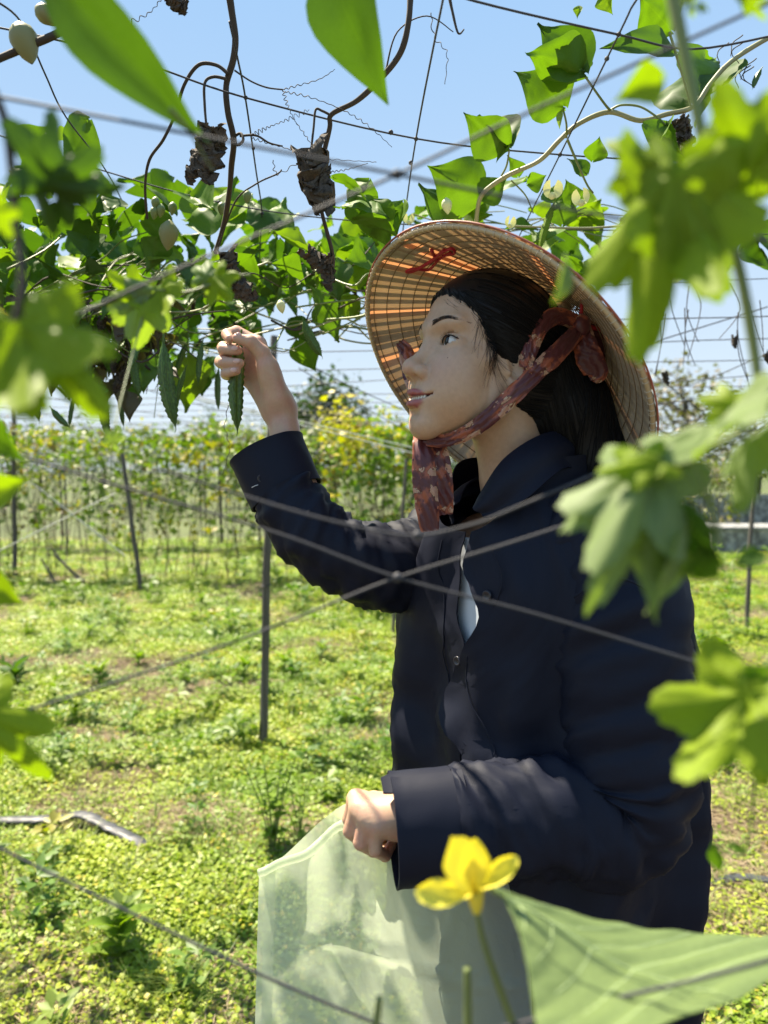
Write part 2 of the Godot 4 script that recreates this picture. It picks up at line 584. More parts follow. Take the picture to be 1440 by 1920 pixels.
# ---------------------------------------------------------------- the head, in centimetres: x forward, y up, z to her left
class Head:
	var n: FastNoiseLite
	func prep(_c: Vector3, _r: float) -> void:
		pass
	func egg(p: Vector3, c: Vector3, r: Vector3) -> float:
		var q := (p - c) / r
		var k0 := q.length()
		var k1 := (q / r).length()
		return k0 * (k0 - 1.0) / k1 if k1 > 1e-6 else -r.x
	func bone(p: Vector3, a: Vector3, b: Vector3, ra: float, rb: float) -> float:
		var ab := b - a
		var t := clampf((p - a).dot(ab) / ab.length_squared(), 0.0, 1.0)
		return (p - a - ab * t).length() - lerpf(ra, rb, t)
	func smin(a: float, b: float, k: float) -> float:
		var h := maxf(k - absf(a - b), 0.0) / k
		return minf(a, b) - h * h * k * 0.25
	func smax(a: float, b: float, k: float) -> float:
		var h := maxf(k - absf(a - b), 0.0) / k
		return maxf(a, b) + h * h * k * 0.25
	func upper_lip(p: Vector3) -> float:
		var d := bone(p, Vector3(10.62, -4.78, 0.0), Vector3(10.5, -4.62, 0.5), 0.40, 0.42)
		d = smin(d, bone(p, Vector3(10.5, -4.62, 0.5), Vector3(9.95, -4.82, 1.4), 0.42, 0.33), 0.2)
		return smin(d, bone(p, Vector3(9.95, -4.82, 1.4), Vector3(8.4, -4.72, 3.1), 0.33, 0.12), 0.2)
	func lower_lip(p: Vector3) -> float:
		var d := bone(p, Vector3(10.32, -6.12, 0.0), Vector3(10.12, -6.06, 0.8), 0.55, 0.52)
		d = smin(d, bone(p, Vector3(10.12, -6.06, 0.8), Vector3(9.65, -5.85, 1.5), 0.52, 0.36), 0.2)
		return smin(d, bone(p, Vector3(9.65, -5.85, 1.5), Vector3(8.4, -4.86, 3.05), 0.36, 0.12), 0.2)
	func dist(q: Vector3) -> float:
		var p := Vector3(q.x, q.y, absf(q.z))
		var d := egg(p, Vector3(-0.3, 4.9, 0), Vector3(9.55, 7.9, 7.2))
		d = smin(d, bone(q, Vector3(-3.2, -4.0, 0), Vector3(-7.6, -14.0, 0), 4.7, 4.7), 1.5)
		d = smin(d, bone(q, Vector3(-7.6, -14.0, 0), Vector3(-10.5, -23.0, 0), 4.7, 4.9), 2.0)
		d = smin(d, egg(p, Vector3(3.2, -1.6, 0), Vector3(6.4, 7.4, 5.75)), 2.2)
		d = smin(d, bone(p, Vector3(1.4, -5.0, 4.3), Vector3(7.7, -8.4, 0.9), 1.45, 1.35), 2.4)
		d = smin(d, bone(p, Vector3(0.9, -0.5, 5.0), Vector3(1.4, -5.2, 4.3), 1.2, 1.2), 1.9)
		# ear
		if p.z > 5.0:
			var t := p - Vector3(-0.1, -0.2, 6.5)
			t = Vector3(t.x * 0.97 - t.y * 0.22, t.x * 0.22 + t.y * 0.97, t.z - 0.35 + t.x * 0.45)
			var ear := egg(t, Vector3(0, 0.3, 0), Vector3(1.55, 2.6, 0.5))
			ear = smax(ear, -egg(t, Vector3(0.3, 0.1, 0.5), Vector3(0.95, 1.75, 0.75)), 0.22)
			ear = smin(ear, (t - Vector3(0.45, -2.2, -0.05)).length() - 0.66, 0.8)
			ear = smin(ear, bone(t, Vector3(1.15, 0.3, 0.0), Vector3(1.0, -0.6, 0.4), 0.35, 0.28), 0.35)
			d = smin(d, ear, 0.45)
		if p.x < 3.0:
			return d
		d = smin(d, egg(p, Vector3(6.1, -1.6, 3.6), Vector3(2.6, 2.3, 2.5)), 2.2)
		d = smin(d, egg(p, Vector3(6.0, -4.6, 2.9), Vector3(2.8, 3.0, 3.1)), 2.4)
		d = smin(d, bone(p, Vector3(6.6, 0.0, 4.3), Vector3(2.2, 0.6, 5.9), 0.9, 0.8), 1.6)
		d = smin(d, bone(p, Vector3(8.85, 3.9, 0.5), Vector3(7.6, 4.4, 4.2), 0.9, 0.8), 1.6)
		d = smin(d, egg(p, Vector3(8.15, -8.4, 0), Vector3(1.6, 1.75, 2.0)), 1.8)
		d = smin(d, egg(p, Vector3(7.7, -5.0, 0), Vector3(2.65, 2.9, 2.9)), 1.4)
		# eye sockets and lids
		d = smax(d, -egg(p, Vector3(10.1, 2.35, 3.1), Vector3(1.9, 1.2, 1.9)), 1.5)
		var lid := egg(p, Vector3(7.08, 2.0, 3.2), Vector3(1.42, 1.42, 1.9))
		d = smin(d, lid, 0.45)
		# nose
		d = smin(d, bone(p, Vector3(8.2, 3.3, 0), Vector3(8.85, 1.3, 0), 0.72, 0.70), 1.3)
		d = smin(d, bone(p, Vector3(8.85, 1.3, 0), Vector3(10.95, -1.2, 0), 0.70, 0.86), 1.0)
		d = smin(d, egg(p, Vector3(11.15, -1.7, 0), Vector3(1.08, 1.0, 1.15)), 0.8)
		d = smin(d, egg(p, Vector3(10.0, -2.1, 1.3), Vector3(1.15, 0.95, 0.85)), 0.55)
		d = smin(d, bone(p, Vector3(11.1, -2.25, 0), Vector3(10.1, -3.0, 0), 0.36, 0.42), 0.35)
		d = smax(d, -egg(p, Vector3(10.7, -2.95, 0.95), Vector3(0.62, 0.55, 0.45)), 0.15)
		# lips
		d = smin(d, upper_lip(p), 0.32)
		d = smin(d, lower_lip(p), 0.32)
		d = smax(d, -egg(p, Vector3(10.1, -7.2, 0), Vector3(0.6, 0.35, 1.3)), 0.8)
		if p.x > 7.8 and p.z < 3.3:
			var a := 1.0 - p.z * p.z / 9.4
			var mid := -4.78 - 0.60 * a
			var open := 0.10 + 0.17 * maxf(a, 0.0)
			d = smax(d, -maxf(absf(p.y - mid) - open, 8.3 - p.x - (0.0 if a > 0.0 else 9.0)), 0.14)
		if p.x > 7.0 and p.z > 1.2 and p.z < 5.4:
			var e := (p.z - 3.25) / 1.68
			var b := 1.0 - e * e
			var top := 2.02 + 0.14 * e + 0.64 * b
			var low := 2.02 + 0.14 * e - 0.48 * b
			d = smax(d, -maxf(maxf(p.y - top, low - p.y), 7.3 - p.x), 0.10)
			d = smax(d, -(Vector2(p.y - top - 0.36 - 0.08 * b, lid).length() - 0.15), 0.12)
		return d
	func front(u: float, l: float) -> Vector3:                      # the skin straight ahead of (u, l)
		var a := 3.5
		var b := 14.0
		for k in 60:
			b -= 0.18
			if dist(Vector3(b, u, l)) < 0.0:
				break
		a = b
		b += 0.18
		for k in 10:
			var m := (a + b) * 0.5
			if dist(Vector3(m, u, l)) < 0.0:
				a = m
			else:
				b = m
		return Vector3(b, u, l)
	func color(q: Vector3) -> Color:
		var p := Vector3(q.x, q.y, absf(q.z))
		var skin := Color(0.50, 0.325, 0.212) * (1.0 + 0.10 * n.get_noise_3dv(q * 60.0) + 0.07 * n.get_noise_3dv(q * 260.0))
		if p.x > 3.0:
			var rosy := clampf(1.0 - (p - Vector3(9.0, -1.6, 3.6)).length() / 3.4, 0, 1) * 0.35 + clampf(1.0 - (p - Vector3(11.8, -1.8, 0)).length() / 1.8, 0, 1) * 0.4
			skin = skin.lerp(Color(0.50, 0.25, 0.18), rosy)
			var lips := minf(upper_lip(p), lower_lip(p))
			if p.x > 8.4 and p.y < -4.2:
				skin = skin.lerp(Color(0.34, 0.105, 0.095), clampf((0.17 - lips) / 0.14, 0.0, 1.0))
		return skin

class Hair:
	var n: FastNoiseLite
	func prep(_c: Vector3, _r: float) -> void:
		pass
	func egg(p: Vector3, c: Vector3, r: Vector3) -> float:
		var q := (p - c) / r
		var k0 := q.length()
		var k1 := (q / r).length()
		return k0 * (k0 - 1.0) / k1 if k1 > 1e-6 else -r.x
	func bone(p: Vector3, a: Vector3, b: Vector3, ra: float, rb: float) -> float:
		var ab := b - a
		var t := clampf((p - a).dot(ab) / ab.length_squared(), 0.0, 1.0)
		return (p - a - ab * t).length() - lerpf(ra, rb, t)
	func smin(a: float, b: float, k: float) -> float:
		var h := maxf(k - absf(a - b), 0.0) / k
		return minf(a, b) - h * h * k * 0.25
	func line_of(p: Vector3) -> float:                               # above 0 behind the hairline
		var z := absf(p.z)
		var side := smoothstep(4.0, 6.2, z)
		return lerpf(1.7 + 0.80 * p.y, 2.3 + 0.62 * p.y - 0.5 * maxf(1.0 - p.y, 0.0), side) - p.x + 0.35 * n.get_noise_3dv(p * 30.0)
	func dist(p: Vector3) -> float:
		var cap := egg(Vector3(p.x, p.y, absf(p.z)), Vector3(-0.6, 5.2, 0), Vector3(10.0, 8.5, 7.85))
		cap = smin(cap, egg(p, Vector3(-4.5, 0.0, 0), Vector3(6.0, 6.5, 7.2)), 2.0)
		var e := -line_of(p) * 0.8
		var h := maxf(0.9 - absf(cap - e), 0.0) / 0.9
		var d := maxf(cap, e) + h * h * 0.225
		# behind and below the ears the hair is gathered and hangs down her back
		d = smin(d, bone(p, Vector3(-7.0, 2.5, 0), Vector3(-12.0, -3.0, 1.5), 6.6, 6.5), 2.0)
		d = smin(d, bone(p, Vector3(-12.0, -3.0, 1.5), Vector3(-17.2, -10.0, 2.5), 6.5, 6.0), 1.5)
		d = smin(d, bone(p, Vector3(-17.2, -10.0, 2.5), Vector3(-18.0, -20.0, 2.5), 6.0, 4.4), 1.5)
		return d
	func grad(p: Vector3) -> Vector3:
		var d := dist(p)
		return Vector3(dist(p + Vector3(0.05, 0, 0)) - d, dist(p + Vector3(0, 0.05, 0)) - d, dist(p + Vector3(0, 0, 0.05)) - d).normalized()
	func color(_p: Vector3) -> Color:
		return Color.WHITE

var head_place: Transform3D

func head_frame() -> void:
	var r := Basis(Vector3.UP, deg_to_rad(25.0)) * Basis(Vector3.BACK, deg_to_rad(-8.5))
	var b := Basis(r * Vector3.LEFT, r * Vector3.UP, r * Vector3.BACK)
	head_place = Transform3D(b.scaled_local(Vector3.ONE * 0.01 * NEAR_SCALE), Vector3(0.1265, 1.570, -0.9215))

func build_head(person: Node3D, body: Shape, base: Vector3) -> void:
	var h := Head.new()
	h.n = noise
	nets(h, Vector3(-18.5, -23.5, -8.6), Vector3(13.2, 13.6, 8.6), 0.22, body, head_place, true)
	# hair: a gathered mass with strands laid over it
	var hair := Hair.new()
	hair.n = noise
	var s := Shape.new()
	nets(hair, Vector3(-25.5, -26.0, -9.5), Vector3(10.5, 15.5, 10.5), 0.5, s, head_place, true)
	var r := random(11)
	for k in 1900:
		var p := Vector3.ZERO
		var l := r.randf_range(-8.0, 8.0)
		var u := r.randf_range(-1.5, 9.5)
		if k < 700:                                                   # along the hairline
			p = Vector3(1.5 + 0.75 * u + r.randf_range(-0.5, 0.5), u, 7.4 if r.randf() < 0.7 else -7.4)
			if u > 5.0:
				p.z = r.randf_range(-6.0, 6.5)
		else:
			p = Vector3(r.randf_range(-20.0, 7.0), r.randf_range(-14.0, 12.0), l)
		var path := PackedVector3Array()
		var lift := r.randf_range(0.0, 0.16)
		var swirl := r.randf_range(-0.12, 0.12)
		var steps := r.randi_range(9, 16)
		for j in steps:
			for it in 2:
				p -= hair.grad(p) * (hair.dist(p) - lift)
			path.append(head_place * p)
			var flow := Vector3(-1.0, -0.25 - 0.05 * (p.y - 4.0) + swirl, 0.0)
			if p.x < -6.0:
				flow = Vector3(-0.45, -1.0 + swirl, 0.05)
			if p.x < -10.5:
				flow = Vector3(-0.02 + swirl, -1.0, 0.0)
			p += flow.normalized() * 0.95
		tube(s, path, 0.0007, 0.0003, 3)
	# loose wisps in front of the ear and at the temple
	for k in 96:
		var u := r.randf_range(1.0, 6.5) if k < 80 else r.randf_range(5.0, 9.0)
		var p := Vector3(1.9 + 0.62 * u, u, 6.6)
		if k >= 80:
			p = Vector3(1.9 + 0.78 * u, u, r.randf_range(1.0, 6.0))
		var path := PackedVector3Array()
		var bend := r.randf_range(-0.02, 0.10)
		var out := r.randf_range(0.02, 0.3)
		var dir := Vector3(r.randf_range(-0.1, 0.35), -1.0, 0.0).normalized() if k < 80 else Vector3(-0.2, -0.7, 0.9).normalized()
		for j in (r.randi_range(8, 15) if k < 80 else r.randi_range(3, 6)):
			for it in 2:
				var d := h.dist(p)
				var g := Vector3(h.dist(p + Vector3(0.05, 0, 0)) - d, h.dist(p + Vector3(0, 0.05, 0)) - d, h.dist(p + Vector3(0, 0, 0.05)) - d).normalized()
				p -= g * (d - out - 0.03)
			path.append(head_place * p)
			dir = (dir + Vector3(-bend * 1.6, 0, 0)).normalized()
			p += dir * 0.42
		tube(s, path, 0.00022, 0.00010, 3)
	part("hair", s, mats.hair, person, base)
	# eyes, lashes, brows, teeth
	for sd in [1.0, -1.0]:
		var eye := Shape.new()
		var c := Vector3(7.08, 2.0, 3.2 * sd)
		blob(eye, Vector3.ZERO, Vector3(1.26, 1.26, 1.45), 0.0, Color.WHITE, 20, 28)
		for k in eye.v.size():
			eye.v[k] = head_place * (eye.v[k] + c)
		var ball := part("eye", eye, mats.eye_white, person, base)
		var gaze := Vector3(1.0, 0.08, 0.16).normalized()
		var a := gaze.cross(Vector3.UP).normalized()
		var b := a.cross(gaze)
		for ring in [["iris", 0.0, 0.62, 1.285, mats.iris], ["pupil", 0.0, 0.27, 1.295, mats.pupil]]:
			var cap := Shape.new()
			var rows := []
			for k in 5:
				var t: float = ring[2] * k / 4.0
				var w := PackedVector3Array()
				for j in 20:
					var q := TAU * j / 20
					var dir := (gaze + (a * cos(q) + b * sin(q)) * t / 1.05).normalized()
					w.append(head_place * (c + dir * ring[3]))
				rows.append(w)
			loop_band(cap, rows)
			part(ring[0], cap, ring[4], ball, base)
		var lash := Shape.new()
		var rim := PackedVector3Array()
		for k in 15:
			var e := -0.96 + 1.96 * k / 14.0
			var z := 3.25 + 1.68 * e
			var top := 2.02 + 0.14 * e + 0.64 * (1.0 - e * e)
			var f := 7.08 + sqrt(maxf(1.44 * 1.44 - pow((z - 3.2) * 0.79, 2) - pow(top - 2.0, 2), 0.05))
			var p := Vector3(f, top, z * sd)
			rim.append(head_place * p)
			for m in 2:
				var w := PackedVector3Array()
				for j in 5:
					var t := j / 4.0
					w.append(head_place * (p + Vector3(0.42, 0.06, 0.16 * e * sd + 0.05 * (m - 1)) * t + Vector3(0, 0.24, 0) * t * t))
				tube(lash, w, 0.00016, 0.00006, 3)
		tube(lash, rim, 0.0008, 0.0008, 5)
		part("eyelashes", lash, mats.hair, person, base)
		var brow := Shape.new()
		for k in 190:
			var t := r.randf()
			var l := lerpf(1.35, 4.9, t)
			var u := 4.25 + 0.72 * sin(t * 2.5) - 0.25 * t + r.randf_range(-0.36, 0.36) * (1.0 - 0.7 * t)
			var p := h.front(u, l * sd)
			var q := h.front(u + 0.16 - 0.25 * t, (l + 0.5) * sd)
			tube(brow, PackedVector3Array([head_place * p, head_place * (p.lerp(q, 0.5) + Vector3(0.08, 0, 0)), head_place * (q + Vector3(0.03, 0, 0))]), 0.00022, 0.00010, 3)
		part("eyebrow", brow, mats.brow, person, base)
	var mole := Shape.new()
	blob(mole, head_place * (h.front(-0.4, 4.6) + Vector3(-0.02, 0, 0)), Vector3.ONE * 0.0006, 0.0, Color.WHITE, 6, 8)
	part("mole", mole, mats.iris, person, base)
	var teeth := Shape.new()
	for k in 8:
		var t := (k - 3.5) * 0.48
		blob(teeth, Vector3(9.75 - t * t * 0.12, -5.25, t), Vector3(0.22, 0.5, 0.26), 0.0, Color.WHITE, 6, 8)
	for k in teeth.v.size():
		teeth.v[k] = head_place * teeth.v[k]
	part("teeth", teeth, mats.teeth, person, base)

# ---------------------------------------------------------------- conical leaf hat and its scarf
var hat_c := Vector3(0.1453, 1.5648, -0.955)
var hat_axis := Vector3(0.617, 0.648, -0.446).normalized()
var hat_r := 0.215
var hat_h := 0.178

func hat_at(a: float, t: float, inside := 0.0) -> Vector3:       # t: 0 at the rim, 1 at the tip
	var e1 := hat_axis.cross(Vector3.UP).normalized()
	var e2 := hat_axis.cross(e1)
	var rad := e1 * cos(a) + e2 * sin(a)
	var n := (rad * hat_h + hat_axis * hat_r).normalized()
	return hat_c + hat_axis * hat_h * t + rad * hat_r * (1.0 - t) - n * inside

func on_hat(px: float, py: float, inside: float) -> Vector3:     # the far inner face along a sight line
	var d := (at(px, py, 1.0) - cam_pos).normalized()
	var best := 0.5
	for k in 700:
		var s := 0.7 + k * 0.001
		var p := cam_pos + d * s - hat_c
		var y := p.dot(hat_axis)
		if y > 0.0 and (p - hat_axis * y).length() > hat_r * (1.0 - y / hat_h) and s > 0.8:
			best = s
			break
	var p := cam_pos + d * best
	var y := (p - hat_c).dot(hat_axis)
	var rad := (p - hat_c - hat_axis * y).normalized()
	return p - (rad * hat_h + hat_axis * hat_r).normalized() * inside

func build_hat() -> void:
	var hat := thing("conical_hat", hat_c, "conical palm-leaf hat tilted back on the woman's head, seen from inside", "hat")
	var o := hat.position
	var r := random(5)
	var n := 92
	for k in n:
		var s := Shape.new()
		var a := TAU * (k + r.randf_range(-0.15, 0.15)) / n
		var half := TAU / n * r.randf_range(0.72, 0.88)
		var lift := -0.0008 - 0.0007 * (k % 3)
		var tone := r.randf_range(0.85, 1.1)
		var col := Color(0.74, 0.66, 0.52) * tone
		var rows := []
		for j in 9:
			var t := pow(j / 8.0, 0.9) * 0.985
			rows.append(PackedVector3Array([hat_at(a - half, t, lift), hat_at(a - half * 0.3, t, lift + 0.0005), hat_at(a + half * 0.3, t, lift), hat_at(a + half, t, lift - 0.0003)]))
		sheet(s, rows, col)
		part("leaf_strip", s, mats.hat_thin if r.randf() < 0.20 else mats.hat_leaf, hat, o)
	for k in 15:
		var t := 0.035 + 0.93 * k / 14.5
		var s := Shape.new()
		var path := PackedVector3Array()
		for j in 97:
			path.append(hat_at(TAU * j / 96, t, 0.0022))
		tube(s, path, 0.0007, 0.0007, 5)
		part("hoop", s, mats.hat_hoop, hat, o)
	var rim := Shape.new()
	var path := PackedVector3Array()
	for j in 121:
		path.append(hat_at(TAU * j / 120, 0.004, 0.0025))
	tube(rim, path, 0.0031, 0.0031, 8, Color.WHITE, 0.1)
	part("rim", rim, mats.hat_rim, hat, o)
	var edge := Shape.new()
	path = PackedVector3Array()
	for j in 121:
		path.append(hat_at(TAU * j / 120, -0.006, -0.0022))
	tube(edge, path, 0.0013, 0.0013, 6, Color.WHITE, 0.3)
	part("edge_binding", edge, mats.hat_edge, hat, o)
	var wrap := Shape.new()
	for k in 150:
		var a := TAU * (k + r.randf_range(-0.2, 0.2)) / 150
		var c := hat_at(a, 0.004, 0.003)
		var along := (hat_at(a + 0.02, 0.004, 0.003) - c).normalized()
		var u := hat_axis
		var w := along.cross(u).normalized()
		var ring := PackedVector3Array()
		for j in 9:
			ring.append(c + (u * cos(TAU * j / 8) + w * sin(TAU * j / 8)) * 0.0036 + along * 0.001 * j / 8.0)
		tube(wrap, ring, 0.0004, 0.0004, 4)
	part("wrapping_thread", wrap, mats.hat_thread, hat, o)
	var cap := Shape.new()
	blob(cap, hat_at(0, 0.985), Vector3.ONE * 0.009, 0.1, Color(0.5, 0.4, 0.25), 8, 12)
	part("tip", cap, mats.hat_leaf, hat, o)
	# red pen marks on the inside
	var marks := Shape.new()
	for st in [[[810, 462], [818, 474], [846, 459], [853, 468], [830, 473]], [[834, 462], [808, 484], [776, 502], [762, 504], [776, 498], [804, 500], [822, 482], [846, 466]], [[820, 478], [796, 492]]]:
		var w := []
		for p in st:
			w.append(on_hat(p[0], p[1], 0.0045))
		tube(marks, smooth_path(w, 5), 0.0024, 0.0018, 5)
	part("pen_mark", marks, mats.red_pen, hat, o)
	# scarf used as chin strap
	strap("chin_strap", [[1092, 612, 0.895, 15], [1066, 640, 0.872, 15], [1030, 674, 0.855, 17], [992, 712, 0.845, 17], [950, 752, 0.842, 17], [908, 790, 0.844, 16], [868, 815, 0.855, 14], [834, 826, 0.868, 12], [806, 824, 0.885, 13], [788, 812, 0.905, 13]], hat, 0.002, 1.6)
	strap("chin_strap", [[790, 812, 0.905, 13], [790, 786, 0.935, 14], [784, 745, 0.965, 16], [772, 700, 0.985, 18], [761, 660, 1.0, 14], [750, 642, 1.015, 9]], hat, 0.002, 1.3)
	strap("bow_loop", [[1088, 612, 0.888, 14], [1064, 597, 0.878, 15], [1038, 594, 0.868, 17], [1014, 612, 0.858, 16], [1000, 640, 0.852, 15], [990, 668, 0.850, 15], [984, 690, 0.850, 12]], hat, 0.004, 1.2)
	strap("bow_loop", [[984, 690, 0.850, 10], [1004, 694, 0.846, 16], [1030, 676, 0.850, 19], [1058, 648, 0.862, 17], [1084, 620, 0.884, 15]], hat, 0.004, 1.1)
	strap("bow_tail", [[1092, 610, 0.89, 14], [1096, 640, 0.883, 21], [1105, 672, 0.882, 25], [1118, 700, 0.884, 22], [1112, 716, 0.886, 5]], hat, 0.003, 0.8)
	strap("bow_tail", [[1094, 612, 0.896, 14], [1120, 628, 0.905, 20], [1142, 650, 0.92, 26], [1162, 668, 0.94, 24], [1172, 672, 0.95, 14]], hat, 0.003, 0.9)
	var knot := Shape.new()
	blob(knot, at(1090, 611, 0.884), Vector3(0.012, 0.015, 0.012), 0.35, Color.WHITE, 10, 14, 3.0)
	part("knot", knot, mats.scarf, hat, o)
	for p in [[[1091, 545, 0.885], [1090, 580, 0.882], [1087, 606, 0.884]], [[1178, 655, 0.955], [1160, 640, 0.93], [1138, 622, 0.905], [1100, 612, 0.89]]]:
		var cord := Shape.new()
		tube(cord, line(p, 6), 0.0022, 0.0028, 6, Color.WHITE, 0.3)
		part("red_cord", cord, mats.red_cord, hat, o)
	strap("scarf_end", [[792, 812, 0.905, 17], [793, 850, 0.888, 20], [796, 900, 0.884, 23], [801, 950, 0.884, 22], [806, 996, 0.886, 17]], hat, 0.004, 1.5)
	strap("scarf_end", [[812, 822, 0.895, 13], [824, 850, 0.888, 17], [829, 890, 0.886, 19], [832, 930, 0.888, 18], [836, 966, 0.892, 13]], hat, -0.004, 1.5)

func strap(called: String, pts: Array, hat: Node3D, bulge: float, tile: float) -> void:
	var c := []
	var hw := []
	for p in pts:
		c.append(at(p[0], p[1], p[2]))
		hw.append(p[3] / F * p[2])
	var path := smooth_path(c, 6)
	var wide := PackedVector3Array()
	for k in path.size():
		var d := (path[mini(k + 1, path.size() - 1)] - path[maxi(k - 1, 0)]).normalized()
		var view := (path[k] - cam_pos).normalized()
		var x := float(k) / 6.0
		var i := mini(int(x), hw.size() - 2)
		var w := lerpf(hw[i], hw[i + 1], x - i)
		wide.append(d.cross(view).normalized() * w * (1.0 + 0.08 * noise.get_noise_1d(k * 40.0 + c[0].x * 9000.0)))
	var rows := ribbon(path, wide, 10, bulge)
	for k in rows.size():
		for j in 11:                                              # soft creases along the silk
			var d := (path[mini(k + 1, path.size() - 1)] - path[maxi(k - 1, 0)]).normalized()
			rows[k][j] += d.cross(wide[k]).normalized() * 0.0016 * sin(j * 1.7 + noise.get_noise_2d(k * 30.0, pts[0][0]) * 5.0)
	var s := Shape.new()
	solid_sheet(s, rows, 0.0006)
	for k in s.uv.size():
		s.uv[k] = Vector2(s.uv[k].x * 0.45, s.uv[k].y * tile + pts[0][0] * 0.013)
	part(called, s, mats.scarf, hat, hat.position)

# ---------------------------------------------------------------- body, clothes
var torso_c := Vector3(0.198, 0, -0.972)
var torso_f := Vector3(-0.82, 0, 0.57).normalized()
var torso_l := Vector3(0.57, 0, 0.82).normalized()

func torso_at(phi: float, h: float, out := 0.0) -> Vector3:
	# half width, half depth and lean from the hem (0.78) to the neck (1.44)
	var t := (h - 0.76) / 0.68
	var a := pick([0.216, 0.216, 0.216, 0.216, 0.216, 0.214, 0.208, 0.168, 0.088], t)
	var b := pick([0.165, 0.160, 0.155, 0.150, 0.142, 0.138, 0.130, 0.114, 0.092], t)
	var lean := pick([0.00, 0.00, 0.0, 0.0, 0.0, 0.0, 0.004, 0.012, 0.02], t)
	var c := cos(phi)
	var s := sin(phi)
	var low := 1.0 - smoothstep(1.05, 1.38, h)
	var fold := 0.015 * low * sin(phi * 7.0 + 2.5 * noise.get_noise_2d(h * 220.0, 5.0)) + 0.006 * low * sin(phi * 13.0 + 1.3 + 3.0 * noise.get_noise_2d(h * 300.0, 50.0))
	fold += 0.020 * noise.get_noise_3d(c * 90.0, h * 120.0, s * 90.0) * smoothstep(1.44, 1.36, h)
	var dir := (torso_f * c + torso_l * s)
	return torso_c + Vector3(0, h, 0) + torso_f * (lean + b * signf(c) * pow(absf(c), 0.9)) + torso_l * a * signf(s) * pow(absf(s), 0.9) + dir * (fold + out)

func seen_x(p: Vector3) -> float:
	var q := cam_basis.inverse() * (p - cam_pos)
	return 720.0 - F * q.x / q.z

func seen_y(p: Vector3) -> float:
	var q := cam_basis.inverse() * (p - cam_pos)
	return 960.0 + F * q.y / q.z

func front_edge(xs: Array, h: float) -> float:                 # the angle at which the front edge lies at that height
	var y := seen_y(torso_at(0.1, h))
	var want := pick(xs, (y - 900.0) / 880.0)
	var lo := -1.2
	var hi := 1.2
	for k in 14:
		var m := (lo + hi) * 0.5
		if seen_x(torso_at(m, h)) < want:
			lo = m
		else:
			hi = m
	return lo

func sweep(pts: Array, n: int, sides: int, wrinkle: float, seed_: float) -> Array:
	# pts: [x, y, depth, radius across the picture, radius in depth] -> rings
	var c := []
	for p in pts:
		c.append(at(p[0], p[1], p[2]))
	var path := smooth_path(c, n)
	var rings := []
	var side := Vector3.ZERO
	for k in path.size():
		var d := (path[mini(k + 1, path.size() - 1)] - path[maxi(k - 1, 0)]).normalized()
		var view := (path[k] - cam_pos).normalized()
		var s := d.cross(view).normalized()
		side = s
		var o := d.cross(side).normalized()
		var x := float(k) / n
		var i := mini(int(x), pts.size() - 2)
		var e := x - i
		e = e * e * (3 - 2 * e)
		var ra := lerpf(pts[i][3], pts[i + 1][3], e)
		var rb := lerpf(pts[i][4], pts[i + 1][4], e)
		var bend := 0.0
		if k > 2 and k < path.size() - 3:
			bend = clampf((path[k + 2] - path[k]).normalized().angle_to((path[k] - path[k - 2]).normalized()) * 2.2, 0.0, 1.0)
		var ring := PackedVector3Array()
		for j in sides:
			var a := TAU * j / sides
			var f := noise.get_noise_3d(x * 95.0 + cos(a) * 26.0, sin(a) * 60.0 + x * 18.0, seed_) * 1.6
			f += 0.55 * noise.get_noise_3d(x * 210.0 + cos(a) * 70.0, sin(a) * 90.0, seed_ + 90.0)
			f += bend * 0.35 * sin(x * 17.0 + 2.0 * sin(a + 0.6) + seed_)
			ring.append(path[k] + side * cos(a) * (ra + wrinkle * f) + o * sin(a) * (rb + wrinkle * f))
		rings.append(ring)
	return rings

func cuff(s: Shape, a: Vector3, b: Vector3, r0: float, r1: float, depth: float, seam: float) -> void:
	# an open band that laps over itself at the seam
	var d := (b - a).normalized()
	var view := ((a + b) * 0.5 - cam_pos).normalized()
	var side := d.cross(view).normalized()
	var o := d.cross(side).normalized()
	var rows := []
	for k in 13:
		var t := k / 12.0
		var row := PackedVector3Array()
		for j in 45:
			var g := seam + TAU * 1.06 * j / 44.0
			var r := lerpf(r0, r1, t) + 0.0028 * j / 44.0 + 0.002 * noise.get_noise_3d(cos(g) * 70.0, sin(g) * 70.0, t * 40.0 + seam * 50.0)
			r += 0.0012 * (1.0 - smoothstep(0.0, 0.1, t)) + 0.0012 * smoothstep(0.92, 1.0, t)
			row.append(a.lerp(b, t) + d * (0.010 if j < 4 and t > 0.5 else 0.0) * t + side * cos(g) * r + o * sin(g) * r * depth)
		rows.append(row)
	solid_sheet(s, rows, 0.0022)

func button(parent: Node3D, base: Vector3, p: Vector3, n: Vector3, r: float) -> void:
	var s := Shape.new()
	var a := n.cross(Vector3.UP).normalized()
	var b := n.cross(a)
	var rings := []
	for q in [[0.0, 0.4], [0.55, 0.35], [0.7, 0.75], [0.9, 0.8], [1.0, 0.45], [1.0, 0.0]]:
		var w := PackedVector3Array()
		for j in 20:
			w.append(p + (a * cos(TAU * j / 20) + b * sin(TAU * j / 20)) * r * q[0] + n * r * 0.45 * q[1])
		rings.append(w)
	loop_band(s, rings)
	var o := part("button", s, mats.button, parent, base)
	var t := Shape.new()
	for k in [[-1, -1], [1, -1], [-1, 1], [1, 1]]:
		blob(t, p + (a * k[0] + b * k[1]) * r * 0.2 + n * r * 0.16, Vector3.ONE * r * 0.1, 0.0, Color.WHITE, 4, 6)
	part("stitch", t, mats.pupil, o, base)

